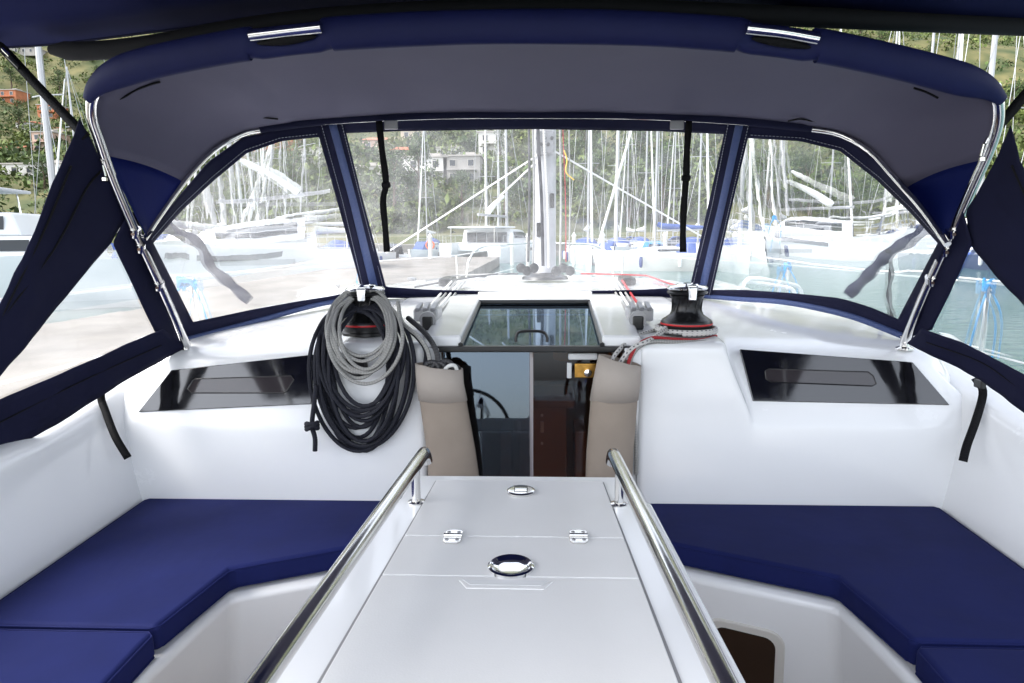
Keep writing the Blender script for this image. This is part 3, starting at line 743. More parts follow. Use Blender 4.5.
# sliding hatch: two raised runners, front cover strip, tinted slider with handle
for s in (-1, 1):
    MB().prism([V(s*.262, 2.50, -.368), V(s*.405, 2.50, -.372), V(s*.455, 3.60, -.318), V(s*.285, 3.60, -.315)], (0, 0, -.055)).build('hatch_runner', GEL, yacht, bevel=.012)
MB().prism([V(-.29, 3.50, -.328), V(.29, 3.50, -.328), V(.31, 3.70, -.302), V(-.31, 3.70, -.302)], (0, 0, -.03)).build('hatch_cover', GEL, yacht, bevel=.008)
MB().prism([V(-.268, 2.50, -.412), V(.268, 2.50, -.412), V(.288, 3.51, -.352), V(-.288, 3.51, -.352)], (0, 0, -.014)).build('sliding_hatch', TINTH, yacht, bevel=.002)
sh = yacht.children[-1]
m = MB()
for a, b in (((-.262, 2.495), (-.282, 3.50)), ((.262, 2.495), (.282, 3.50))): m.tube([V(a[0], a[1], -.403), V(b[0], b[1], -.342)], .010, 6)
m.tube([V(-.285, 3.495, -.340), V(.285, 3.495, -.340)], .012, 6)
m.build('hatch_trim', BLACKP, sh)
MB().box(V(0, 2.492, -.417), (.74, .03, .022)).build('hatch_lip', BLACKP, sh, bevel=.004)
hp = px2([(516, 342), (516, 337), (519, 332), (531, 331), (543, 332), (547, 337), (547, 342)], 24, lambda a, b: at(a, b, Y=2.50))
MB().tube(hp, .0055, 8).build('hatch_handle', BLACKP, sh)
# rope channels and deck blocks beside the hatch
for s in (-1, 1):
    for k in range(4):
        a = V(s*(.415+.024*k), 2.98, -.345); b = V(s*(.47+.030*k), 4.5, -.300)
        o = MB().tube([a, b], .0065, 8).build('deck_line', [ROPEG, SAILC, ROPEG, ROPER if (s > 0) else SAILC][k], yacht, uv=True)
    cl = MB().box(V(s*.455, 2.93, -.335), (.105, .13, .055)).build('rope_clutch', mat('pale_aluminium', (.45, .45, .46), .35, metal=.3), yacht, bevel=.008)
    for k in range(3): MB().box(V(s*(.422+.033*k), 2.90, -.302), (.020, .10, .016), rx=R(10)).build('clutch_lever', GREYP, cl, bevel=.004)
    m = MB(); m.lathe([(.034, -.012), (.036, 0), (.034, .012)], V(s*.425, 2.75, -.340), 20, axis='Y')
    bk = m.build('turning_block', GREYP, yacht)
    MB().box(V(s*.425, 2.76, -.352), (.05, .05, .06)).build('block_cheek', BLACKP, bk, bevel=.01)

# coaming: profile swept along the boat
for s in (-1, 1):
    prof = [(1.47, -1.10), (1.478, -.99), (1.50, -.90), (1.555, -.70), (1.580, -.625), (1.605, -.590), (1.65, -.578), (1.80, -.582), (1.86, -.60), (1.89, -.66), (1.90, -.885)]
    rows = []
    for y in (-2.3, -.5, .6, 1.4, 2.0, 2.2, 2.35, 2.5, 2.65, 2.8, 2.95):
        k = max(0, (y-2.0)/.75)
        dz = -.07 if y < 1.5 else (lerp(-.07, -.045, (y-1.5)/.7) if y < 2.2 else -.045+.20*((y-2.2)/.75)**1.3)
        rows.append([V(s*(x+.02*k-.10*max(0, (y-2.3)/.65)*(z > -.75)), y, z+dz*max(0, min(1, (z+.95)/.25))) for x, z in prof])
    MB().grid(rows, flip=s > 0).build('coaming', GEL, yacht, subd=2)

# cabin windows with their small opening ports
wpl = (V(0, 2.461, -.668), Vector((0, -(.198), .085)).normalized()); wpl = (wpl[0]+wpl[1]*.007, wpl[1])
WQ = {-1: [(138, 412), (171, 370), (316, 354), (311, 404)], 1: [(740, 349), (913, 362), (950, 405), (753, 401)]}
PQ = {-1: [(196, 379), (291, 376), (294, 380), (287, 391), (283, 393), (192, 393), (188, 389), (193, 381)], 1: [(768, 369), (868, 372), (873, 376), (876, 384), (872, 386), (771, 382), (766, 379), (765, 371)]}
for s in (-1, 1):
    q = [onplane(a, b, wpl) for a, b in WQ[s]]
    wn_ = MB().prism(q, -wpl[1]*.012).build('cabin_window', GLASSD, yacht, bevel=.003)
    q = [onplane(a, b, wpl)+wpl[1]*.002 for a, b in PQ[s]]
    MB().tube(q, .0022, 6, closed=True).build('port_gasket', BLACKP, wn_)
    MB().prism([p-wpl[1]*.0005 for p in q], -wpl[1]*.0012).build('opening_port', mat('port_glass', (.035, .030, .032), .05, spec=.8) , wn_)

# companionway: jambs, smoked doors, cabin inside
for s in (-1, 1):
    MB().box(V(s*.370, 2.50, -.76), (.06, .09, .70)).build('door_jamb', GEL, yacht, bevel=.008)
def door(xa, xb, tilt, name, mt):
    zt, zb = -.432, -1.06; yt = 2.545; yb = yt - (zt-zb)*math.tan(tilt)
    return MB().prism([V(xa, yt, zt), V(xb, yt, zt), V(xb, yb, zb), V(xa, yb, zb)], (0, .008, 0)).build(name, mt, yacht, bevel=.001)
dl = door(-.335, -.006, R(9), 'cabin_door', TINT); dr = door(.004, .335, R(6.0), 'cabin_door', TINT2)
MB().box(V(-.001, 2.508, -.745), (.016, .012, .63), rx=R(-8)).build('door_seam_strip', mat('clear_strip', (.30, .27, .28), .2), dl)
lk = MB().box(V(.205, 2.529, -.505), (.085, .014, .055)).build('door_lock', mat('brass', (.55, .30, .07), .3, metal=1, var=.3, vscale=30), dr, bevel=.003)
for sx in (-1, 1): MB().box(V(.205+sx*.062, 2.528, -.505), (.018, .014, .06)).build('hinge_plate', WHITEP, dr, bevel=.004)
MB().lathe([(.014, 0), (.014, .012), (.004, .016)], V(.212, 2.52, -.512), 16, axis='Y').build('door_knob', CHROME, dr)
MB().box(V(.193, 2.530, -.452), (.11, .016, .026)).build('door_latch', WHITEP, dr, bevel=.006)
INT = mat('cabin_lining', (.10, .06, .04), .5, var=.2, vscale=2)
m = MB(); x0, x1, y0, y1, z0, z1 = -.385, .385, 2.56, 4.6, -1.75, -.43
m.add([V(x0, y0, z0), V(x1, y0, z0), V(x1, y1, z0), V(x0, y1, z0), V(x0, y0, z1), V(x1, y0, z1), V(x1, y1, z1), V(x0, y1, z1)], [(0, 1, 2, 3), (1, 5, 6, 2), (2, 6, 7, 3), (3, 7, 4, 0), (4, 7, 6, 5)][:4])
m.build('cabin_interior', mat('cabin_brown', (.34,.19,.12), .4, var=.2, vscale=3), yacht, smooth=False)
st = at(543, 440, Y=2.82)
cs = MB().box((st.x, 2.95, st.z-.16), (.205, .22, .66)).build('companionway_steps', mat('step_casing', (.30, .22, .19), .45), yacht, bevel=.006)
MB().box((st.x, 2.93, st.z+.165), (.27, .30, .035)).build('step_lid', mat('step_lid_paint', (.2, .15, .125), .4), cs, bevel=.006)
for a, b in ((519, 427), (542, 427)): 
    p = at(a, b, Y=2.83); MB().box(p, (.016, .012, .05)).build('step_plate', WHITEP, cs, bevel=.004)
for a, b in ((542, 415), (542, 443)):
    p = at(a, b, Y=2.835); MB().lathe([(.006, 0), (.006, .01), (.001, .012)], p, 10, axis='Y').build('screw_head', WHITEP, cs)
for sx in (-1, 1): MB().box((st.x+sx*.165, 3.02, st.z-.2), (.05, .2, .42)).build('step_bracket', mat('step_casing', (.07, .05, .042), .5), cs, bevel=.006)
m = MB(); m.tube([V(.16, 3.3, -.47), V(.16, 3.3, -.60)], [.05, .07], 12); m.build('hanging_cloth', mat('yellow_cloth', (.35, .22, .03), .8), yacht)

# seat bases, cockpit floor
for s in (-1, 1):
    pts = [(1.56, 2.47), (.41, 2.47), (.41, 2.075), (.885, 1.862), (.925, 1.50), (.925, -1.6), (1.56, -1.6)]
    m = MB().prism([V(s*x, y, -1.062) for x, y in pts], (0, 0, -.42))
    for i in range(7, 14):                                       # the wall leans in under the seat
        v = m.v[i]
        if abs(v.x) < 1.2: v.x += s*.05
        if v.y > 1.6 and abs(v.x) < 1.2: v.y += .03
    sb = m.build('seat_base', GEL, yacht, bevel=.028, bseg=5)
    # moulded port in the inner wall
    a, b = V(s*.41, 2.075, -1.062), V(s*.885, 1.862, -1.062); c = V(s*.935, 1.892, -1.48)
    pl = plane3(a, b, c); e1 = (b-a).normalized(); e2 = pl[1].cross(e1).normalized()
    if e2.z < 0: e2 = -e2
    ctr = at(742, 676, Y=1.97) if s > 0 else Vector((-at(742, 676, Y=1.97).x, 1.97, at(742, 676, Y=1.97).z))
    ctr = ctr - pl[1]*((ctr-pl[0]).dot(pl[1]))
    def rr(hw, hh, r_, off):
        out = []
        for cx, cy, a0 in ((hw-r_, hh-r_, 0), (-hw+r_, hh-r_, 90), (-hw+r_, -hh+r_, 180), (hw-r_, -hh+r_, 270)):
            for k in range(6): an = R(a0+k*18); out.append(ctr+e1*(cx+r_*math.cos(an))+e2*(cy+r_*math.sin(an))+pl[1]*off)
        return out
    fr_ = MB().prism(rr(.118, .17, .05, .008), -pl[1]*.02).build('port_frame', WHITEP2, yacht, bevel=.006)
    MB().prism(rr(.092, .145, .035, .011), -pl[1]*.008).build('port_glass', mat('brown_port_glass', (.03, .018, .012), .1), fr_)
MB().box(V(0, .4, -1.48), (1.95, 4.2, .03)).build('cockpit_sole', TEAK, yacht)
MB().box(V(0, -2.28, -1.2), (3.9, .06, .70)).build('transom', GEL, yacht, bevel=.02)

# grab rails, stanchions, lifelines, pulpit
for pts in ([(302, 299), (305, 294), (312, 292), (334, 289), (340, 291), (343, 297)], [(738, 291), (741, 285), (750, 282), (785, 287), (793, 290), (796, 297)]):
    MB().tube(px2(pts, 30, lambda a, b: at(a, b, Y=4.35)), .011, 8).build('grab_rail', WHITEP, yacht)
lifes = {}
for s in (-1, 1):
    tops = []
    for y in (-1.6, .1, 1.7, 3.05 if s > 0 else 3.75, 4.9 if s > 0 else 6.0, 7.6):
        hb = halfbeam(y)-.05; a = V(s*hb, y, -.87); b = V(s*(hb+.01), y, -.22)
        MB().tube([a, b], .0125, 8).build('stanchion', STEEL, yacht); tops.append(b)
    tops.append(V(s*.35, 9.3, -.15))
    MB().tube(tops, .005, 6).build('lifeline', SAILC, yacht); lifes[s] = tops
    MB().tube([p-Vector((0, 0, .3)) for p in tops], .004, 6).build('lifeline', SAILC, yacht)
MB().tube(smooth([V(-.9, 8.2, -.8), V(-.8, 8.3, -.2), V(-.3, 9.5, -.12), V(.3, 9.5, -.12), V(.8, 8.3, -.2), V(.9, 8.2, -.8)], 30), .014, 8).build('pulpit', STEEL, yacht)

# blue ties on the stanchions
def rope_tie(p, L, label, seed):
    rn = random.Random(seed); m = MB()
    for k in range(5):
        ph = rn.uniform(0, 3); m.tube(smooth([p+Vector((.022*math.cos(a+ph), .022*math.sin(a+ph), .015*math.sin(2*a+ph)+rn.uniform(-.02, .02))) for a in [i*1.05 for i in range(6)]], 24, closed=True), .005, 6, closed=True)
    for k, dx in ((0, -.06), (1, .07)):
        m.tube(smooth([p, p+Vector((dx*.8, -.02, -L*.25)), p+Vector((dx, .01, -L*.65)), p+Vector((dx*.6, -.02, -L*(.9+.1*k)))], 20), .0045, 6)
    finish(m.build('blue_line', BLUER), label, 'rope', 'light blue lines tied to the guard rail')
rope_tie(lifes[-1][3]-Vector((0, 0, .04)), .50, 'light blue line knotted on the guard rail near the left hoop tube', 1)
rope_tie(lifes[-1][4]-Vector((0, 0, .02)), .42, 'light blue line hanging from the farther post at the right of the left window', 2)
rope_tie(lifes[1][3]-Vector((0, 0, .02)), .62, 'long light blue line hanging beyond the small right side window', 3)
rope_tie(lifes[1][4]-Vector((0, 0, .04)), .45, 'light blue line bundled on the guard rail post beyond the wavy right window', 4)
rope_tie(at(767, 226, Y=8.2), .30, 'small light blue knot far forward on the right guard rail', 5)

# =================================================================== OWN MAST
mt = thing('yacht_mast', 'thick white mast with ropes hanging beside it, straight ahead through the centre window', 'mast', at(545, 279, Y=4.95))
mx = mt.location.x; zb = mt.location.z
m = MB(); m.tube([Vector((mx, 4.95, zb)), Vector((mx, 4.95, CAM.z+14))], .078, 20, flat=1.35, up=(0, 1, 0)); ms = m.build('mast_tube', mat('white_mast_paint', (.40, .40, .42), .3, var=.12, vscale=5), mt)
MB().lathe([(.17, 0), (.16, .02), (.12, .035), (.11, .05)], Vector((mx, 4.95, zb)), 24).build('mast_collar', BLACKP, mt)
MB().box(Vector((mx, 4.868, zb+1.4)), (.022, .01, 2.6)).build('mast_track', GREYP, mt)
for k in range(3): MB().box(Vector((mx+(-.045, .05, -.04)[k], 4.86, zb+(.35, .55, .9)[k])), (.03, .03, .10)).build('rope_cleat', BLACKP, mt, bevel=.006)
gn = MB().box(Vector((mx, 4.80, at(548, 143, Y=4.8).z)), (.13, .16, .15)).build('gooseneck', GREYP, mt, bevel=.02)
for k in range(5): MB().lathe([(.012, 0), (.012, .012), (.002, .014)], Vector((mx-.05+.024*k, 4.715, gn.location.z+CAM.z*0+at(548, 143+3*((k % 2)*2-1), Y=4.8).z)), 8, axis='Y').build('bolt', BLACKP, gn)
MB().tube([Vector((mx, 4.80, zb+1.35)), V(mx, 1.0, 1.12), V(mx, -1.2, 1.15)], .085, 14, flat=1.4, up=(0, 0, 1)).build('boom', mat('white_mast_paint', (.62, .62, .64), .3), mt)
for (xa, ya, xb_, yb_) in ((549, 148, 386, 253), (549, 148, 708, 240)):
    MB().tube([at(xa, ya, Y=4.85), at(xb_, yb_, Y=5.3)], .0065, 8).build('diagonal_stay', SAILC, mt)
MB().tube([at(549, 150, Y=4.85), at(500, 196, Y=5.0)], .007, 6).build('diagonal_stay', SAILC, mt)
for a, b, mm, r_ in (((529, 133), (528, 262), ROPEK, .009), ((533, 132), (533, 268), ROPEG, .008), ((538, 134), (543, 266), ROPEN, .011), ((544, 136), (549, 268), ROPEF, .010), ((563, 132), (566, 262), ROPER, .0035), ((560, 128), (560, 265), ROPEG, .008), ((569, 133), (569, 262), ROPEG, .005)):
    MB().tube(smooth([at(a[0], a[1]-40, Y=4.72), at(a[0], a[1], Y=4.7), at((a[0]+b[0])/2+1, (a[1]+b[1])/2, Y=4.72), at(b[0], b[1], Y=4.68)], 20), r_, 8).build('halyard', mm, mt, uv=True)
for i, px in enumerate((521, 527, 534, 556, 563, 570)):
    p = at(px, 268+(i % 2)*3, Y=4.65); MB().lathe([(.02, -.02), (.032, -.012), (.034, 0), (.032, .012), (.02, .02)], p, 14, axis='Y').build('mast_foot_block', BLACKP, mt)
MB().tube(smooth([at(574, 180, Y=4.72), at(566, 172, Y=4.7), at(567, 160, Y=4.7), at(564, 150, Y=4.7)], 16), .005, 6).build('yellow_cord', mat('yellow_cord', (.65, .42, .03), .6), mt)
# lines lying on the coachroof
for pts, mm, lab in (([(572, 265), (605, 268), (640, 272), (670, 284), (694, 291)], ROPER, 'thin red line lying across the coachroof right of the mast'),
                     ([(520, 272), (480, 277), (440, 284), (415, 289)], ROPEK, 'dark line running aft over the coachroof left of the mast'),
                     ([(512, 270), (470, 273), (425, 281)], ROPEG, 'grey line running aft over the coachroof beside the dark one')):
    path = []
    for p in px2(pts, 30, lambda a, b: at(a, b, Z=-.345)):
        if p.y > 6.0: p.y = 6.0
        path.append(Vector((p.x, p.y, CAM.z+roof_z(p.x, p.y)+.014)))
    finish(MB().tube(path, .007, 8).build('deck_rope', mm, uv=True), lab, 'rope')
for s in (-1, 1):
    o = MB().box(V(s*.62, 4.75, roof_z(.62, 4.75)+.03), (.09, .30, .05)).build('deck_organiser', BLACKP, bevel=.012)
    finish(o, ['black rope organiser on the coachroof left of the mast foot', 'black rope organiser on the coachroof right of the mast foot'][s > 0], 'deck fitting', 'rope organisers beside the mast foot')

# =================================================================== SPRAYHOOD
hood = thing('sprayhood', 'navy canvas sprayhood with grey lining, clear windows and steel hoops over the companionway', 'sprayhood', V(0, 2.7, -.42))
MP = plane3(V(-1.395, 2.62, -.415), V(1.395, 2.62, -.415), V(0, 2.05, .57))
FP = plane3(V(-1.36, 2.386, -.01), V(1.36, 2.386, -.01), V(0, 2.95, .47))
AP = plane3(V(-1, 2.95, .47), V(1, 2.95, .47), V(0, 3.8, -.31))
MPX = [(147, 237), (128, 200), (108, 160), (96, 128), (92, 108), (97, 92), (115, 78), (145, 66), (195, 54), (250, 46), (330, 36), (430, 30), (530, 28), (630, 30), (740, 36), (830, 47), (900, 60), (950, 73), (985, 86), (998, 98), (1000, 112), (992, 140), (978, 172), (960, 210), (944, 242)]
FPXL = [(147, 237), (165, 210), (190, 176), (215, 150), (240, 135), (262, 129), (330, 121), (430, 116), (530, 115), (640, 116), (735, 121), (810, 128), (840, 134), (868, 150), (892, 176), (920, 208), (944, 242)]
N = 96
main = px2(MPX, N, lambda a, b: onplane(a, b, MP)); fwd = px2(FPXL, N, lambda a, b: onplane(a, b, FP))
SL = {}
for s in (-1, 1):
    P1 = onplane(332 if s < 0 else 738, 128, FP); P3 = onplane(375 if s < 0 else 700, 290, AP)
    SL[s] = plane3(V(s*1.36, 2.386, -.01), P1, P3)
basepx = [(147, 237, 'L'), (165, 290, 'L'), (183, 340, 'L'), (215, 336, 'L'), (250, 325, 'L'), (312, 308, 'L'), (374, 297, 'A'), (450, 297, 'A'), (530, 297, 'A'), (610, 297, 'A'), (701, 297, 'A'), (790, 306, 'R'), (850, 317, 'R'), (890, 329, 'R'), (912, 340, 'R'), (928, 290, 'R'), (944, 242, 'R')]
base = []
for a, b, k in basepx: base.append(onplane(a, b, {'L': SL[-1], 'R': SL[1], 'A': AP}[k]))
# front surface (fwd hoop -> base), used to lay every front panel on
ia, ib = 2, 14
bmid = resample(base, 400)
fr2 = resample(fwd, 400)
rows = [[fr2[i].lerp(bmid[i], j/16) for j in range(17)] for i in range(400)]
# widen a little beyond both edges so every traced point meets it
rows = [[r_[0]+(r_[0]-r_[1])*.6]+r_+[r_[-1]+(r_[-1]-r_[-2])*1.5] if (r_[0]-r_[-1]).length > .05 else [r_[0]]+r_+[r_[-1]] for r_ in rows]
fv = [p for r_ in rows for p in r_]; ff = []
nr = len(rows[0])
for i in range(399):
    for j in range(nr-1): ff.append((i*nr+j, i*nr+j+1, (i+1)*nr+j+1, (i+1)*nr+j))
BV = BVHTree.FromPolygons(fv, ff)
def onfront(a, b, lift=0):
    d = ray(a, b).normalized(); h = BV.ray_cast(CAM, d)
    if h[0] is None:
        pl = SL[-1] if a < 350 else (SL[1] if a > 730 else AP); p = onplane(a, b, pl); return p - d*lift
    return h[0] - d*lift
def panel(name, top, bot, n, m_, mt_, parent, f, thick=0, **k):
    """a cloth panel between two picture polylines laid on a surface"""
    T = resample([Vector((a, b, 0)) for a, b in top], n); B = resample([Vector((a, b, 0)) for a, b in bot], n)
    rows = [[f(*(T[i].lerp(B[i], j/m_))[:2]) for i in range(n)] for j in range(m_+1)]
    return MB().grid(rows).build(name, mt_, parent, solid=thick, **k)
# ceiling: grey lining between the hoops, low side corners painted bluer for light shining through
def ceil_rows(i0, i1, nj=10):
    rows = []
    for j in range(nj+1):
        t = j/nj; row = []
        for i in range(i0, i1+1):
            p = main[i].lerp(fwd[i], t); c = math.sin(t*math.pi)*(.035 if 20 < i < 75 else .015)
            p = p + Vector((0, 0, c)) + Vector((0, 0, .006*mnoise.noise(p*3.1)))
            row.append(p)
        rows.append(row)
    return rows
kL, kR = 7, N-8
MB().grid(ceil_rows(kL, kR)).build('lining', LINER, hood, solid=.004)
MB().grid(ceil_rows(0, kL)).build('corner_gusset', CANVB, hood, solid=.003)
MB().grid(ceil_rows(kR, N-1)).build('corner_gusset', CANVB, hood, solid=.003)
# outer skin a hand above the lining, so the hood has a dark outside
rows = [[p+Vector((0, -.005, .030)) for p in r_] for r_ in ceil_rows(kL, kR)]
MB().grid(rows).build('outer_skin', CANV, hood, solid=.003)

# steel hoops
tubeL = px2([(187, 346), (163, 292), (137, 236), (113, 180), (99, 140), (91, 112), (97, 90), (122, 74)], 50, lambda a, b: onplane(a, b, MP))
tubeR = px2([(905, 341), (925, 293), (950, 238), (974, 184), (991, 146), (999, 116), (993, 92), (960, 76)], 50, lambda a, b: onplane(a, b, MP))
inner = px2(MPX[6:-6], 60, lambda a, b: onplane(a, b, MP))
hp_ = MB().tube(tubeL[:-2]+inner[1:-1]+tubeR[:-2][::-1], .0160, 14).build('main_hoop', STEEL, hood)
low = lambda a, b: onplane(a, b, FP)
MB().tube([p+Vector((0, -.022, -.008)) for p in px2(FPXL, 90, low)], .0115, 12).build('front_hoop', STEEL, hood)
# inclined second tube beside the main one at each side, clamps and feet
for pts, ft in (([(181, 334), (158, 282), (141, 243)], (186, 346)), ([(911, 330), (932, 280), (947, 246)], (905, 342))):
    MB().tube(px2(pts, 12, lambda a, b: onplane(a, b, MP)+Vector((0, .012, .006))), .008, 10).build('hoop_strut', STEEL, hood)
    f_ = onplane(ft[0], ft[1], MP)
    m = MB(); m.lathe([(.032, 0), (.032, .006), (.018, .012), (.016, .045), (.019, .05), (.0, .055)], f_-Vector((0, 0, .028)), 18); m.build('hoop_foot', STEEL, hood)
for a, b in ((135, 232), (141, 247), (159, 285), (952, 232), (945, 250), (931, 280)):
    c = onplane(a, b, MP); dr_ = (onplane(a, b-20, MP)-c).normalized()
    m = MB(); m.tube([c-dr_*.016, c+dr_*.016], .0195, 12); m.tube([c+Vector((0, -.015, 0)), c+Vector((.012 if a < 500 else -.012, -.034, -.008))], .006, 8); m.build('hoop_clamp', STEEL, hood)
for a, b, sg in ((104, 163, -1), (983, 142, 1)):
    c = onplane(a, b, MP); m = MB(); m.tube([c+Vector((0, -.02, .01)), c+Vector((sg*-.018, -.035, -.012)), c+Vector((sg*-.02, -.03, -.045))], .0045, 8); m.lathe([(.010, 0), (.010, .01)], c+Vector((sg*-.018, -.035, -.06)), 12); m.build('snap_hook', STEEL, hood)

# padded sleeve on the main hoop, cut open twice where the steel grip shows
SLP = [(90, 100), (97, 89), (114, 77), (145, 66), (195, 55), (258, 44), (326, 36), (430, 30), (530, 28), (640, 30), (742, 37), (811, 46), (880, 60), (940, 75), (982, 88), (1000, 101)]
CANVB2 = mat('blue_sleeve_canvas', (.007, .010, .058), .6, var=.08, vscale=6, bump=.35, bscale=9, spec=.2)
NS = 240
path = px2(SLP, NS, lambda a, b: onplane(a, b, MP)+Vector((0, -.012, 0)))
q0 = [onplane(a, b, MP) for a, b in ((258, 44), (324, 36), (744, 37), (809, 46))]
rs = []
for i, p in enumerate(path):
    r_ = .046*(1+.025*mnoise.noise(p*4.0)); e = min(i, NS-1-i)
    if e < 14: r_ *= .35+.65*math.sin(e/14*math.pi/2)
    cut = 0
    for a, b in ((q0[0].x, q0[1].x), (q0[2].x, q0[3].x)):
        if a-.012 < p.x < b+.012: cut = max(cut, min(1, (p.x-a+.012)/.024, (b+.012-p.x)/.024))
    rs.append(r_*(1-.42*cut)); path[i] = p+Vector((0, .004*cut, -.020*cut))
MB().tube(path, rs, 24, flat=.62, up=(0, 1, 0)).build('hoop_sleeve', CANVB2, hood)
for pts in ([(256, 44), (290, 40), (326, 36)], [(742, 37), (777, 41), (812, 47)]):
    MB().tube(px2([(a, b-6) for a, b in pts], 12, lambda a, b: onplane(a, b, MP)+Vector((0, -.040, -.004))), .0165, 14).build('grip_rail', STEEL, hood)
for pts in ([(262, 44), (290, 41), (320, 37)], [(748, 39), (777, 43), (806, 48)]):  # black tube puts in the shade of the gap below the steel
    MB().tube(px2([(a, b+.8) for a, b in pts], 16, lambda a, b: onplane(a, b, MP)+Vector((0, -.036, -.006))), [.002]+[.004+.009*math.sin(k/15*math.pi) for k in range(1, 15)]+[.002], 10).build('sleeve_gap_shade', BLACKC, hood)
# sleeve along the front hoop and strip above the windows
MB().tube([p+Vector((0, -.022, .004)) for p in px2(FPXL[5:-5], 60, low)], .024, 12, flat=.7, up=(0, 1, 0)).build('front_sleeve', CANV, hood)

# front frame of navy canvas round three clear windows
def ring(name, outer, inner_, lift, n=90):
    O = resample([Vector((a, b, 0)) for a, b in outer+outer[:1]], n+1)[:-1]; I = []
    IP = [Vector((a, b, 0)) for a, b in inner_+inner_[:1]]
    # nearest point of the inner outline for every outer point keeps the band even
    dense = resample(IP, 600)
    last = None
    for p in O: I.append(min(dense, key=lambda q_: (q_-p).length))
    rows = [[onfront(*(O[i].lerp(I[i], j/4))[:2], lift) for i in list(range(n))+[0]] for j in range(5)]
    return MB().grid(rows).build(name, CANV, hood, solid=.003)
def outline(t, b): return t + b[::-1]
LT = [(153, 243), (180, 212), (213, 181), (247, 153), (282, 141), (319, 137)]; LB = [(193, 322), (222, 316), (255, 309), (300, 301), (332, 296), (362, 290)]
LOT = [(144, 240), (176, 200), (208, 162), (243, 137), (280, 129), (333, 124)]; LOB = [(182, 342), (220, 334), (250, 325), (312, 308), (340, 302), (374, 296)]
RT = [(748, 138), (800, 141), (840, 151), (877, 180), (910, 212), (938, 243)]; RB = [(712, 290), (745, 290), (790, 293), (840, 298), (870, 307), (898, 319)]
ROT = [(738, 124), (805, 128), (846, 138), (886, 165), (918, 200), (947, 240)]; ROB = [(702, 297), (745, 300), (790, 305), (850, 318), (885, 327), (912, 340)]
CT = [(345, 133), (400, 131), (530, 129), (660, 131), (724, 134)]; CB = [(386, 287), (430, 290), (530, 292), (640, 290), (690, 287)]
COT = [(330, 121), (400, 117), (530, 115), (660, 117), (740, 121)]; COB = [(374, 296), (430, 297), (530, 298), (640, 297), (701, 296)]
ring('window_frame', outline(LOT, LOB), outline(LT, LB), .004); ring('window_frame', outline(ROT, ROB), outline(RT, RB), .004); ring('window_frame', outline(COT, COB), outline(CT, CB), .006)
panel('clear_window', LT, LB, 40, 24, VINYLE, hood, lambda a, b: onfront(a, b, -.003))
panel('clear_window', RT, RB, 40, 24, VINYLE, hood, lambda a, b: onfront(a, b, -.003))
panel('clear_window', CT, CB, 50, 20, VINYL, hood, lambda a, b: onfront(a, b, -.003))
# posts between the windows with their zips and stitching
for L_, R_ in (([(319, 124), (340, 200), (363, 297)], [(344, 124), (364, 205), (388, 297)]), ([(726, 124), (710, 205), (688, 297)], [(751, 124), (732, 205), (711, 297)])):
    ps = panel('window_post', L_, R_, 24, 4, CANV, hood, lambda a, b: onfront(a, b, .012), thick=.003)
    mid0 = [(a*.62+c*.38, b) for (a, b), (c, d) in zip(L_, R_)]; mid1 = [(a*.30+c*.70, b) for (a, b), (c, d) in zip(L_, R_)]
    panel('zip', mid0, mid1, 24, 2, ZIP, ps, lambda a, b: onfront(a, b, .018), thick=.003)
    for e in (L_, R_):
        dx = 2.2 if e is L_ else -2.2
        MB().tube([onfront(a+dx, b, .0170) for a, b in [tuple(p)[:2] for p in resample([Vector((a, b, 0)) for a, b in e], 90)]], .0013, 5).build('stitching', STITCH, ps, uv=True)
for path in (LT, RT):
    P_ = resample([Vector((a+(-2 if path is LT else 2), b-3, 0)) for a, b in path], 120)
    MB().tube([onfront(p.x, p.y, .0085) for p in P_], .0013, 5).build('stitching', STITCH, hood, uv=True)
# bolt rope pocket at the foot of the front
for pts in ([(186, 340), (250, 323), (312, 306), (345, 300), (374, 296)], [(702, 296), (740, 299), (790, 303), (850, 316), (908, 338)]):
    MB().tube(px2(pts, 40, lambda a, b: onfront(a, b, .01)), .013, 10).build('foot_pocket', ZIP, hood)
MB().tube(px2([(374, 296), (450, 297), (530, 297), (610, 297), (702, 296)], 40, lambda a, b: onfront(a, b, .01)), .010, 10).build('foot_pocket', CANV, hood)

# side wings
PV = {-1: plane3(V(-1.395, 2.62, -.415), V(-1.36, 2.15, .38), V(-1.70, 1.9, -.66)), 1: plane3(V(1.395, 2.62, -.415), V(1.36, 2.15, .38), V(1.70, 1.9, -.66))}
def wing(s, lift=0): return lambda a, b: onplane(a, b, PV[s]) + Vector((-s*lift, -lift*.4, 0))
def rip(s, lift, amp=.010):
    f = wing(s, lift)
    def g(a, b):
        p = f(a, b); return p + Vector((amp*(mnoise.noise(Vector((p.x*4, p.y*9, p.z*4)))+.5*mnoise.noise(p*17)), 0, 0))
    return g
panel('side_wing', [(88, 118), (72, 160), (44, 225), (0, 318), (-70, 460)], [(108, 160), (134, 215), (119, 243), (0, 386), (-62, 462)], 50, 10, CANV, hood, rip(-1, -.035), thick=.003)
panel('side_wing', [(1002, 125), (1012, 160), (1034, 200), (1070, 270), (1130, 400)], [(986, 158), (957, 212), (962, 243), (1022, 316), (1106, 408)], 50, 10, CANV, hood, rip(1, -.035), thick=.003)
panel('hoop_band', [(134, 212), (119, 243), (160, 332)], [(141, 212), (151, 243), (186, 343)], 30, 5, CANV, hood, rip(-1, -.028, .003), thick=.003)
panel('hoop_band', [(956, 212), (966, 244), (926, 330)], [(949, 212), (940, 246), (903, 338)], 30, 5, CANV, hood, rip(1, -.028, .003), thick=.003)
panel('side_window', [(118, 242), (0, 384), (-40, 432)], [(161, 333), (0, 401), (-40, 434)], 40, 16, VINYLE, hood, wing(-1, -.038))
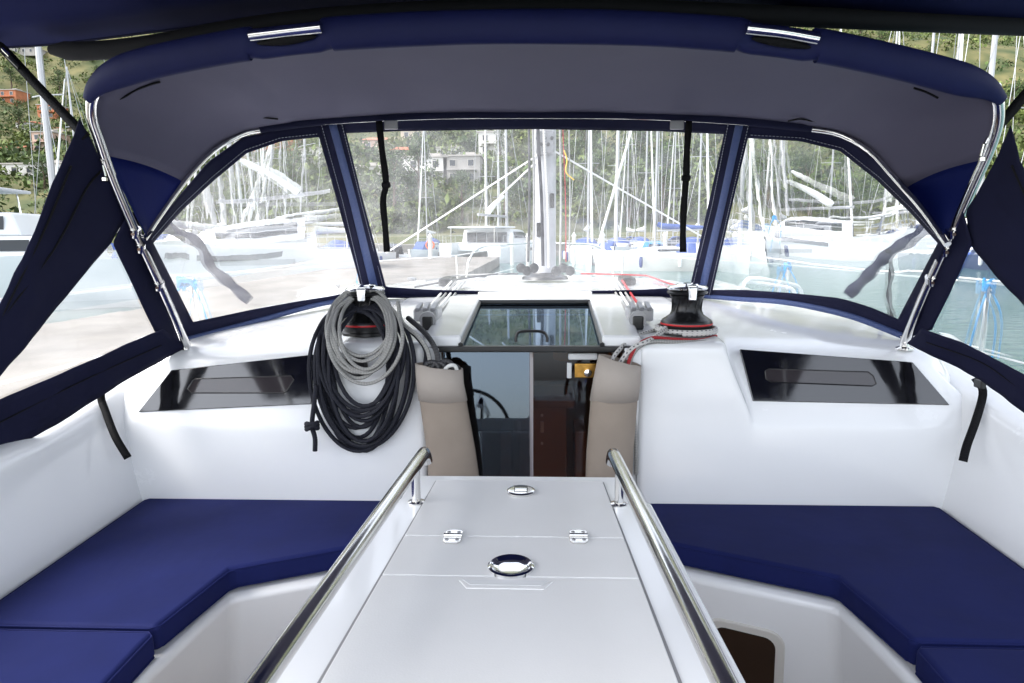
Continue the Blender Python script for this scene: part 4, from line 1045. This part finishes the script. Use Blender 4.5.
panel('side_window', [(966, 243), (1024, 309), (1090, 385)], [(925, 331), (1024, 375), (1090, 408)], 40, 16, VINYLE, hood, wing(1, -.038))
panel('side_skirt', [(160, 329), (80, 364), (0, 398), (-80, 432)], [(186, 346), (113, 386), (68, 416), (0, 452), (-80, 492)][0:5], 50, 6, CANV, hood, rip(-1, .012), thick=.004)
panel('side_skirt', [(924, 328), (971, 345), (1024, 372), (1100, 412)], [(908, 343), (961, 368), (985, 381), (1024, 409), (1100, 462)], 50, 6, CANV, hood, rip(1, .012), thick=.004)
# seam along the wings, dark trims
for s, pts in ((-1, [(78, 165), (52, 228), (8, 318), (-50, 440)]), (1, [(1004, 165), (1022, 205), (1056, 275)]), (-1, [(108, 170), (92, 190), (60, 250), (0, 330)])):
    MB().tube(px2(pts, 30, wing(s, -.030)), .0035, 6).build('seam', BLACKC, hood)
for s, pts in ((-1, [(158, 345), (80, 380), (0, 420), (-60, 452)]), (1, [(930, 342), (985, 362), (1024, 388), (1080, 420)])):
    MB().tube(px2(pts, 30, wing(s, .017)), .0022, 6).build('seam', BLACKC, hood)
def strap(name, pts, f, w_, parent, n=24, thick=.003, m_=None, ripple=0):
    path = px2(pts, n, f); rows = [[], []]
    for i, p in enumerate(path):
        t = (path[min(i+1, n-1)]-path[max(i-1, 0)]).normalized(); v = (p-CAM).normalized(); sd_ = t.cross(v).normalized()
        ww = w_*(1+ripple*math.sin(i*.9))
        rows[0].append(p-sd_*ww/2); rows[1].append(p+sd_*ww/2)
    return MB().grid(rows).build(name, m_ or BLACKC, parent, solid=thick)
# loose dark strips hanging outside the side windows
for pts, f_ in (([(160, 205), (180, 228), (204, 246), (214, 268), (232, 284), (250, 301)], 3.35), ([(934, 208), (908, 236), (884, 256), (866, 276), (846, 296)], 3.2)):
    strap('dark_strip', pts, lambda a, b: at(a, b, Y=f_), .050, hood, n=40, thick=.006, ripple=.16, m_=CANV)
strap('dark_strip', [(884, 250), (888, 272), (886, 296), (891, 318)], lambda a, b: at(a, b, Y=3.2), .020, hood, thick=.006, ripple=.25, m_=BLACKC)
# hanging straps in the centre window, each with a keeper knot and a steel slide
for pts, kn, sl in (([(379, 121), (382, 150), (386, 183), (383, 200), (385, 225), (387, 252)], (386, 185), (391, 125)), ([(689, 121), (687, 150), (686, 178), (684, 205), (683, 228), (683, 252)], (686, 178), (677, 125))):
    st_ = strap('hanging_strap', pts, lambda a, b: at(a, b, Y=2.86), .026, hood, thick=.006, ripple=.06)
    p = at(kn[0], kn[1], Y=2.85); MB().box(p, (.036, .018, .022), rx=R(20)).build('strap_keeper', BLACKC, st_, bevel=.005)
    MB().box(at(sl[0], sl[1], Y=2.88), (.055, .012, .035)).build('strap_slide', GREYP, hood, bevel=.003)
for pts, bk in (([(103, 378), (101, 397), (105, 410), (115, 436), (128, 458)], (106, 384)), ([(975, 378), (983, 392), (976, 420), (967, 445), (963, 461)], (980, 384))):
    s = -1 if bk[0] < 500 else 1
    st_ = strap('side_strap', pts, lambda a, b: at(a, b, X=s*1.585) if b < 400 else at(a, b, X=s*(1.585-.0022*(b-400))), .026, hood, thick=.004)
    MB().box(at(bk[0], bk[1], X=s*1.585), (.02, .045, .03)).build('strap_buckle', BLACKP, st_, bevel=.005)
# small seam wrinkles in the lining, their crease shade drawn as black tubes, and a red thread patch
for pts in ([(108, 102), (122, 98), (136, 90), (152, 84), (160, 82)], [(914, 88), (926, 92), (938, 98)], [(242, 120), (255, 117), (268, 118), (278, 119)], [(788, 121), (800, 119), (812, 121), (825, 122)]):
    MB().tube(px2(pts, 16, lambda a, b: at(a, b, Y=2.22 if (a < 200 or a > 900) else 2.80)), .0035, 6).build('crease_shade', BLACKC, hood)

# =================================================================== BIMINI
bim = thing('bimini_awning', 'dark navy awning overhead along the top edge of the picture', 'awning', V(0, 0, .6))
EDGE = [(-50, 52), (0, 47), (60, 43), (200, 26), (350, 12), (540, 5), (720, 10), (870, 22), (1024, 32), (1080, 38)]
fe = px2(EDGE, 50, lambda a, b: at(a, b, Y=2.42))
rows = []
for j in range(14):
    t = j/13; row = []
    for i, p in enumerate(fe):
        y = 2.42-2.15*t; z = p.z + .15*math.sin(min(1, t*1.5)*math.pi/2); row.append(Vector((p.x*(1+.03*t), y, z)))
    rows.append(row)
MB().grid(rows).build('canopy', mat('awning_canvas', (.007, .010, .060), .8, var=.08, bump=.3, bscale=6, spec=.12), bim, solid=.005)
MB().tube([p+Vector((0, 0, .004)) for p in fe], .010, 8).build('hem', CANV, bim)
roll = px2([(50, 50), (90, 51), (150, 45), (230, 30), (320, 18), (450, 10), (600, 8), (760, 15), (900, 21), (1060, 27)], 60, lambda a, b: at(a, b, Y=2.36))
MB().tube(roll, [.014]+[.031]*58+[.02], 12).build('rolled_panel', mat('rolled_dark_canvas', (.004, .004, .007), .8, bump=.3, bscale=8), bim)
MB().tube([fe[1]+Vector((0, -.1, .03)), fe[1]+Vector((.1, -1.4, .16)), V(-1.5, 1.0, .2), V(-1.62, .9, -.57)], .0135, 10).build('awning_bow', STEEL, bim)
MB().tube([fe[-2]+Vector((0, -.1, .03)), fe[-2]+Vector((-.1, -1.4, .16)), V(1.5, 1.0, .2), V(1.62, .9, -.57)], .0135, 10).build('awning_bow', STEEL, bim)
ts = strap('tension_strap', [(-4, 44), (6, 52), (45, 94), (86, 137)], lambda a, b: at(a, b, Y=2.36-.0022*max(0, a)), .030, bim, thick=.004)
MB().tube([at(8, 56, Y=2.33), at(20, 68, Y=2.31)], .008, 8).build('strap_buckle', BLACKP, ts)
MB().tube([at(3, 49, Y=2.33), at(10, 56, Y=2.32)], .006, 8).build('strap_hook', STEEL, ts)
ts = strap('tension_strap', [(1040, 80), (1024, 96), (1010, 113), (1000, 124)], lambda a, b: at(a, b, Y=2.2), .030, bim, thick=.004)

# =================================================================== COCKPIT CUSHIONS
def cushion(pts, s, label, r_=.018):
    P = [V(s*x, y, -.983) for x, y in pts]
    if s < 0: P = P[::-1]
    m = MB().prism(P, (0, 0, -.074)); o = m.build('seat_cushion', CUSH, None, bevel=r_, bseg=5)
    finish(o, label, 'cushion', 'navy cushions on the cockpit seats')
    for z in (-.990, -1.047):
        pth = [Vector((p.x, p.y, CAM.z+z)) for p in P]; c = sum(pth, Vector())/len(pth)
        pp = []
        for i, p in enumerate(pth):
            a = pth[i-1]; b = pth[(i+1) % len(pth)]
            pp += [p+(a-p).normalized()*.018, p+(b-p).normalized()*.018]
        MB().tube(pp, .0026, 6, closed=True).build('piping', CUSH, o)
    return o
big = [(1.475, 2.432), (.425, 2.432), (.425, 2.105), (.895, 1.885), (.945, 1.572), (1.455, 1.572)]
sml = [(1.455, 1.556), (.938, 1.556), (.915, .2), (1.44, .2)]
cushion(big, -1, 'large navy L shaped cushion at the forward end of the left seat')
cushion(big, 1, 'large navy L shaped cushion at the forward end of the right seat')
cushion(sml, -1, 'straight navy cushion cut by the lower left corner of the picture')
cushion(sml, 1, 'straight navy cushion cut by the lower right corner of the picture')

# =================================================================== COCKPIT TABLE
tb = thing('cockpit_table', 'white cockpit table with stainless rails, hinged lids and a recessed chrome handle', 'table', V(-.02, 1.1, -1.46))
cx = -.02
def TX(s, y): return cx + s*lerp(.300, .352, (1.80-y)/.95)
yn = .30
MB().prism([V(TX(-1, 1.80)+.012, 1.80, -.654), V(TX(1, 1.80)-.012, 1.80, -.654), V(TX(1, 1.76), 1.76, -.654), V(TX(1, yn), yn, -.654), V(TX(-1, yn), yn, -.654), V(TX(-1, 1.76), 1.76, -.654)], (0, 0, -.06)).build('table_frame', GEL, tb, bevel=.012, bseg=4)
def PX(s, y): return cx + s*lerp(.222, .262, (1.75-y)/.82)
MB().prism([V(PX(-1, 1.75)-.0035, 1.7485, -.6525), V(PX(1, 1.75)+.0035, 1.7485, -.6525), V(PX(1, yn)+.0035, yn+.1, -.6525), V(PX(-1, yn)-.0035, yn+.1, -.6525)], (0, 0, -.004)).build('lid_groove_shade', mat('groove_shade_grey', (.26, .26, .27), .6), tb, smooth=False)  # grey sheet under the lids paints the shade in the groove round them
for ya, yb, nm in ((1.745, 1.402, 'lid'), (1.399, 1.226, 'lid'), (1.223, yn+.11, 'lid')):
    o = MB().prism([V(PX(-1, ya), ya, -.648), V(PX(1, ya), ya, -.648), V(PX(1, yb), yb, -.648), V(PX(-1, yb), yb, -.648)], (0, 0, -.006)).build(nm, mat('satin_lid', (.68, .68, .68), .38, var=.03, vscale=3, bump=.05, bscale=260), tb, bevel=.0025, bseg=2)
gy = at(505, 580, Z=-.648).y
g = MB().prism([V(cx-.096, gy-.004, -.6465), V(cx+.084, gy-.004, -.6465), V(cx+.066, gy-.034, -.6465), V(cx-.078, gy-.034, -.6465)], (0, 0, -.004)).build('finger_grip', mat('satin_lid', (.68, .68, .68)), tb, bevel=.0015)
MB().prism([V(cx-.088, gy-.006, -.6450), V(cx+.076, gy-.006, -.6450), V(cx+.060, gy-.024, -.6450), V(cx-.072, gy-.024, -.6450)], (0, 0, -.001)).build('grip_hollow', mat('grip_shade', (.62, .63, .64), .4), g)
# recessed chrome cup
c = at(511, 566, Z=-.645); bw = .046
m = MB(); m.lathe([(bw, -.004), (bw, .002), (bw-.004, .0045), (bw-.008, .003), (bw-.012, -.001), (bw-.022, -.002), (.002, -.0022)], c, 40); m.build('cup_handle', CHROME, tb)
c = at(521, 491, Z=-.645); m = MB(); m.lathe([(.036, -.004), (.036, .002), (.033, .004), (.028, .0045), (.002, .0045)], c, 32); lt = m.build('lid_latch', STEEL, tb)
MB().box(c+Vector((0, 0, .008)), (.034, .020, .008)).build('latch_lever', BLACKP, lt, bevel=.002); MB().box(c+Vector((0, -.012, .009)), (.030, .006, .008)).build('latch_tab', CHROME, lt, bevel=.001)
for px in (453, 578.5):
    c = at(px, 537.5, Z=-.647); m = MB()
    def pill(cy, h):
        out = []
        for k in range(9): an = R(k*22.5) ; out.append(Vector((c.x+.0195*math.cos(an), cy+h+.010*math.sin(an), c.z+.004)))
        return out
    P_ = pill(c.y, .022)[:]; P_ += [Vector((c.x-.0195, c.y-.022, c.z+.004)), Vector((c.x-.012, c.y-.031, c.z+.004)), Vector((c.x+.012, c.y-.031, c.z+.004)), Vector((c.x+.0195, c.y-.022, c.z+.004))]
    hg = MB().prism(P_, (0, 0, -.005)).build('hinge', STEEL, tb, bevel=.001)
    MB().tube([c+Vector((-.0195, 0, .006)), c+Vector((.0195, 0, .006))], .0042, 10).build('hinge_pin', STEEL, hg)
    for dx in (-.011, .011):
        for dy in (-.019, .019): MB().lathe([(.0045, 0), (.004, .001), (.001, .0005)], c+Vector((dx, dy, .004)), 12).build('screw', GREYP, hg)
# stainless rails on posts
def RX(s, y): return cx + s*lerp(.245, .292, (1.69-y)/.9)
for s in (-1, 1):
    pts = [V(RX(s, 1.69), 1.73, -.590), V(RX(s, 1.69), 1.705, -.562)]+[V(RX(s, y), y, -.558) for y in (1.67, 1.5, 1.2, .9, .6, .36)]
    rl = MB().tube(smooth(pts, 60), .0165, 18).build('rail', STEEL, tb)
    for y in (1.60, .55):
        m = MB(); m.tube([V(RX(s, y), y, -.655), V(RX(s, y), y, -.56)], .011, 14); m.lathe([(.021, 0), (.021, .004), (.012, .007)], V(RX(s, y), y, -.655), 18); m.build('rail_post', STEEL, rl)
MB().box(V(cx, 1.08, -1.02), (.42, 1.30, .62), top=1.15).build('table_body', GEL, tb, bevel=.02)
MB().box(V(cx, 1.05, -1.40), (.50, 1.40, .14)).build('plinth', GEL, tb, bevel=.02)
for s in (-1, 1):
    MB().prism([V(TX(s, 1.62)+s*.004, 1.66, -.672), V(TX(s, .5)+s*.004, .45, -.672), V(TX(s, .5)+s*.028, .45, -.672), V(TX(s, 1.62)+s*.028, 1.66, -.672)], (s*.01, 0, -.30)).build('table_leaf', GEL, tb, bevel=.008)

# =================================================================== WINCHES
def winch(p, label, sc=1.0):
    t = thing('winch', label, 'winch', p, 0, 'black winches beside the companionway')
    L = lambda pr: [(r_*sc, z*sc) for r_, z in pr]
    MB().lathe(L([(.100, 0), (.100, .010), (.096, .014), (.096, .030), (.098, .034), (.098, .046), (.092, .054)]), p, 48).build('skirt', BLACKP, t)
    MB().lathe(L([(.0985, .036), (.0992, .038), (.0992, .041), (.0985, .043)]), p, 48).build('red_band', RED, t)
    MB().lathe(L([(.092, .054), (.080, .062), (.064, .074), (.057, .090), (.056, .115), (.060, .138), (.066, .148), (.060, .152)]), p, 48).build('drum', ANOD, t)
    m = MB(); m.lathe(L([(.060, .150), (.074, .154), (.077, .160), (.074, .164), (.060, .166)]), p, 40); m.build('self_tailer', BLACKP, t)
    m = MB(); m.lathe(L([(.062, .168), (.075, .171), (.077, .177), (.070, .184), (.045, .187), (.040, .192), (.022, .194), (.018, .186), (.004, .186)]), p, 40); top = m.build('top_cap', CHROME, t)
    MB().box(p+Vector((.004, -.072, .158))*sc, (.030*sc, .020*sc, .050*sc), top=1.2).build('feeder_arm', CHROME, top, bevel=.005)
    MB().box(p+Vector((.004, -.040, .186))*sc, (.030*sc, .070*sc, .010*sc)).build('feeder_bar', CHROME, top, bevel=.004)
    for k in range(10):
        a = k*math.pi/5; MB().tube([p+Vector((math.cos(a)*.0575, math.sin(a)*.0575, .085))*1, p+Vector((math.cos(a+.25)*.059, math.sin(a+.25)*.059, .135))], .0022, 5).build('drum_rib', ANOD, t)
    return t
wr = at(686, 333, Z=-.382); wl = at(367, 336, Z=-.382); wl.y = wr.y; wl = at(367, 336, Y=wr.y); wl.z = wr.z
winch(wr, 'black winch with chrome top and rope turned round its foot, on the right island')
winch(wl, 'black winch behind the hanging rope coils, on the left island')
# turns on the right winch
def tail(name, pts, r_, m_, label=None, grp=None, f=None, n=60):
    o = MB().tube(smooth(pts, n), r_, 10).build(name, m_, uv=True); return finish(o, label, 'rope', grp)
def turns(p, rad, z0, k, r_, ang_end, pitch):
    out = []
    n = int(26*k)
    for i in range(n+1):
        a = ang_end - 2*math.pi*k*(1-i/n); out.append(p+Vector((math.cos(a)*rad, math.sin(a)*rad, z0+pitch*i/n)))
    return out
a0 = R(215)
t1 = turns(wr, .111, .010, 1.9, .008, a0, .014) + [at(648, 341, Y=2.46), at(634, 347, Y=2.44), at(622, 360, Y=2.42), at(614, 378, Y=2.41), at(612, 400, Y=2.41)]
tail('winch_sheet', t1, .0085, ROPEF, 'grey flecked rope turned round the right winch and led down into the right bag', n=170)
tail('winch_sheet', [at(716, 336, Y=2.62), at(700, 340, Y=2.53), at(672, 339, Y=2.50), at(652, 338, Y=2.48), at(638, 345, Y=2.45), at(630, 358, Y=2.42), at(627, 372, Y=2.40), at(625, 395, Y=2.40)], .0065, ROPER, 'red rope led from the right winch down into the right bag')
tail('winch_sheet', [at(706, 342, Y=2.51), at(676, 342, Y=2.475), at(650, 342, Y=2.462), at(636, 350, Y=2.44), at(629, 368, Y=2.43), at(633, 400, Y=2.43), at(636, 450, Y=2.425), at(636, 474, Y=2.43)], .0075, ROPEG, 'plain grey rope hanging down the edge of the right island')
tail('winch_sheet', [at(655, 330, Y=2.70), at(636, 336, Y=2.60), at(624, 345, Y=2.50), at(612, 360, Y=2.43), at(607, 382, Y=2.41)], .008, ROPEF, 'short flecked rope dropping into the left side of the right bag')

# =================================================================== ROPE COILS ON THE LEFT WINCH
def coil(turns_, cx_, hw, ytop, yb, ymid0, r_, seed, mat_, label, ybase=2.395, thick=.02, lean=0):
    rn = random.Random(seed); pts = []
    for k in range(turns_):
        h = rn.uniform(*hw); b = rn.uniform(*yb); tp = rn.uniform(*ytop); c0 = cx_+rn.uniform(-5, 5); dY = rn.uniform(-thick, thick); sk = rn.uniform(-4, 4)
        for i in range(14):
            a = 2*math.pi*i/14
            x = c0 + h*math.sin(a)*(1+.10*math.cos(a)) + sk*math.cos(a*.5); y = (tp+b)/2 - (b-tp)/2*math.cos(a)
            f = max(0, min(1, (342-y)/48)); f = f*f*(3-2*f)
            pts.append(at(x+lean*(y-ytop[0])/100, y, Y=ybase + dY*(1-f) + .25*f))
    o = MB().tube(smooth(pts, turns_*64), r_, 9).build('rope_coil', mat_, uv=True)
    return finish(o, label, 'rope')
coil(15, 360, (30, 49), (300, 312), (404, 454), 0, .0078, 5, ROPEN, 'long navy rope coil hanging from the left winch down the white bulkhead', 2.405, .022)
coil(8, 363, (25, 39), (288, 298), (354, 384), 0, .0066, 11, ROPEG, 'shorter grey rope coil looped over the left winch in front of the navy one', 2.365, .012)
# hanging end of the navy coil with its stopper knot
m = MB(); m.tube(smooth([at(316, 385, Y=2.39), at(314, 405, Y=2.385), at(312, 425, Y=2.385), at(315, 438, Y=2.385), at(315, 451, Y=2.385)], 30), .0088, 9)
kp = at(312, 426, Y=2.375)
for k in range(3): m.tube(smooth([kp+Vector((.020*math.cos(a+k), .016*math.sin(a+k), .012*math.cos(a*1+k*2.1))) for a in [i*1.05 for i in range(6)]], 20, closed=True), .0088, 8, closed=True)
finish(m.build('rope_end', ROPEN, uv=True), 'navy rope end with a stopper knot hanging at the left of the coil', 'rope')
tail('halyard_tail', [at(398, 302, Y=2.55), at(402, 322, Y=2.47), at(418, 336, Y=2.42), at(428, 352, Y=2.40), at(431, 372, Y=2.40)], .008, ROPEG, 'grey rope leading from the left coil into the left bag')
tail('halyard_tail', [at(408, 318, Y=2.60), at(424, 332, Y=2.50), at(434, 346, Y=2.42), at(438, 360, Y=2.40), at(437, 378, Y=2.40)], .010, ROPEK, 'thick charcoal rope bending into the left bag')
tail('halyard_tail', [at(404, 326, Y=2.52), at(418, 338, Y=2.45), at(426, 352, Y=2.43), at(424, 372, Y=2.42)], .009, ROPEN, 'navy rope dropping behind the left bag')
# round black socket on the left island
c = at(356, 366, Y=2.443); m = MB(); m.lathe([(.045, 0), (.045, .008), (.038, .014), (.034, .010), (.004, .010)], c, 32, axis='Y')
finish(m.build('deck_socket', BLACKP), 'round black socket cover on the left island behind the coils', 'deck fitting')

# =================================================================== ROPE BAGS
def bag(rows_, label, rim):
    t = thing('rope_bag', label, 'bag', at(rows_[-1][0], rows_[-1][1], Y=2.40), 0, 'taupe rope bags in the companionway')
    def ringpts(cx_, cy, hw, d, sk, gr=0):
        c = at(cx_, cy, Y=2.40); w_ = (at(cx_+hw, cy, Y=2.40)-at(cx_-hw, cy, Y=2.40)).length/2; out = []
        for k in range(33):
            a = 2*math.pi*k/32; out.append(c+Vector((math.cos(a)*(w_+gr), math.sin(a)*(d+gr)*.9, math.cos(a)*sk+.004*mnoise.noise(Vector((math.cos(a)*2, cy*.05, math.sin(a)*2+cx_))))))
        return out
    R_ = [ringpts(*r_) for r_ in rows_]
    MB().grid(R_).build('pouch', TAUPE, t, solid=.004)
    q = [ringpts(r_[0], r_[1], r_[2], r_[3], r_[4], .004) for r_ in rows_ if r_[1] < 403]
    MB().grid(q).build('cuff', TAUPEL, t, solid=.003)
    return t
bag([(439, 366, 22.5, .045, -.012), (440, 382, 22.5, .047, -.005), (443, 400, 23, .05, 0), (447, 425, 23.5, .05, 0), (451, 450, 24, .05, 0), (454, 478, 25, .05, 0), (456, 505, 24, .048, 0), (457, 515, 15, .03, 0)], 'taupe rope bag on the left side of the companionway, stuffed with rope', 0)
bag([(620, 360, 20, .045, -.020), (617, 380, 22, .047, -.010), (614, 400, 23, .05, 0), (612, 425, 23, .05, 0), (610, 450, 23, .05, 0), (609, 478, 23, .05, 0), (608, 505, 22, .048, 0), (608, 515, 14, .03, 0)], 'taupe rope bag on the right side of the companionway, narrowing to its top', 0)
m = MB(); rn = random.Random(4)
for k in range(4):
    c = at(432+7*k, 368+rn.uniform(-2, 3), Y=2.40+rn.uniform(-.02, .02))
    m.tube(smooth([c+Vector((-.03, 0, -.05)), c+Vector((-.022, 0, .006)), c+Vector((0, .004, .018)), c+Vector((.022, 0, .004)), c+Vector((.03, 0, -.05))], 24), .009, 9)
finish(m.build('stowed_rope', ROPEK, uv=True), 'dark rope bights stuffed in the left bag', 'rope')
tail('stowed_rope', [at(442, 380, Y=2.38), at(446, 368, Y=2.38), at(455, 366, Y=2.385), at(458, 378, Y=2.39)], .007, SAILC, 'white rope end sticking out of the left bag')

# =================================================================== HELM BEHIND THE CAMERA (mirrored in the doors)
for s in (-1, 1):
    t = thing('helm_station', ['helm with a black rimmed wheel on the left, seen only mirrored in the cabin door', 'helm with a black rimmed wheel on the right, seen only mirrored in the cabin door'][s > 0], 'helm', V(s*.68, -1.0, -1.46))
    MB().box(V(s*.68, -1.05, -1.05), (.26, .22, .82), top=.8).build('pedestal', GEL, t, bevel=.03)
    c = V(s*.62, -.86, -.66); m = MB(); m.tube([c+Vector((math.cos(a)*.38, 0, math.sin(a)*.38)) for a in [k*math.pi/20 for k in range(40)]], .016, 8, closed=True)
    wh = m.build('wheel', BLACKP, t); m = MB()
    for k in range(5): a = k*1.2566; m.tube([c, c+Vector((math.cos(a)*.38, 0, math.sin(a)*.38))], .008, 6)
    m.build('spokes', STEEL, wh)
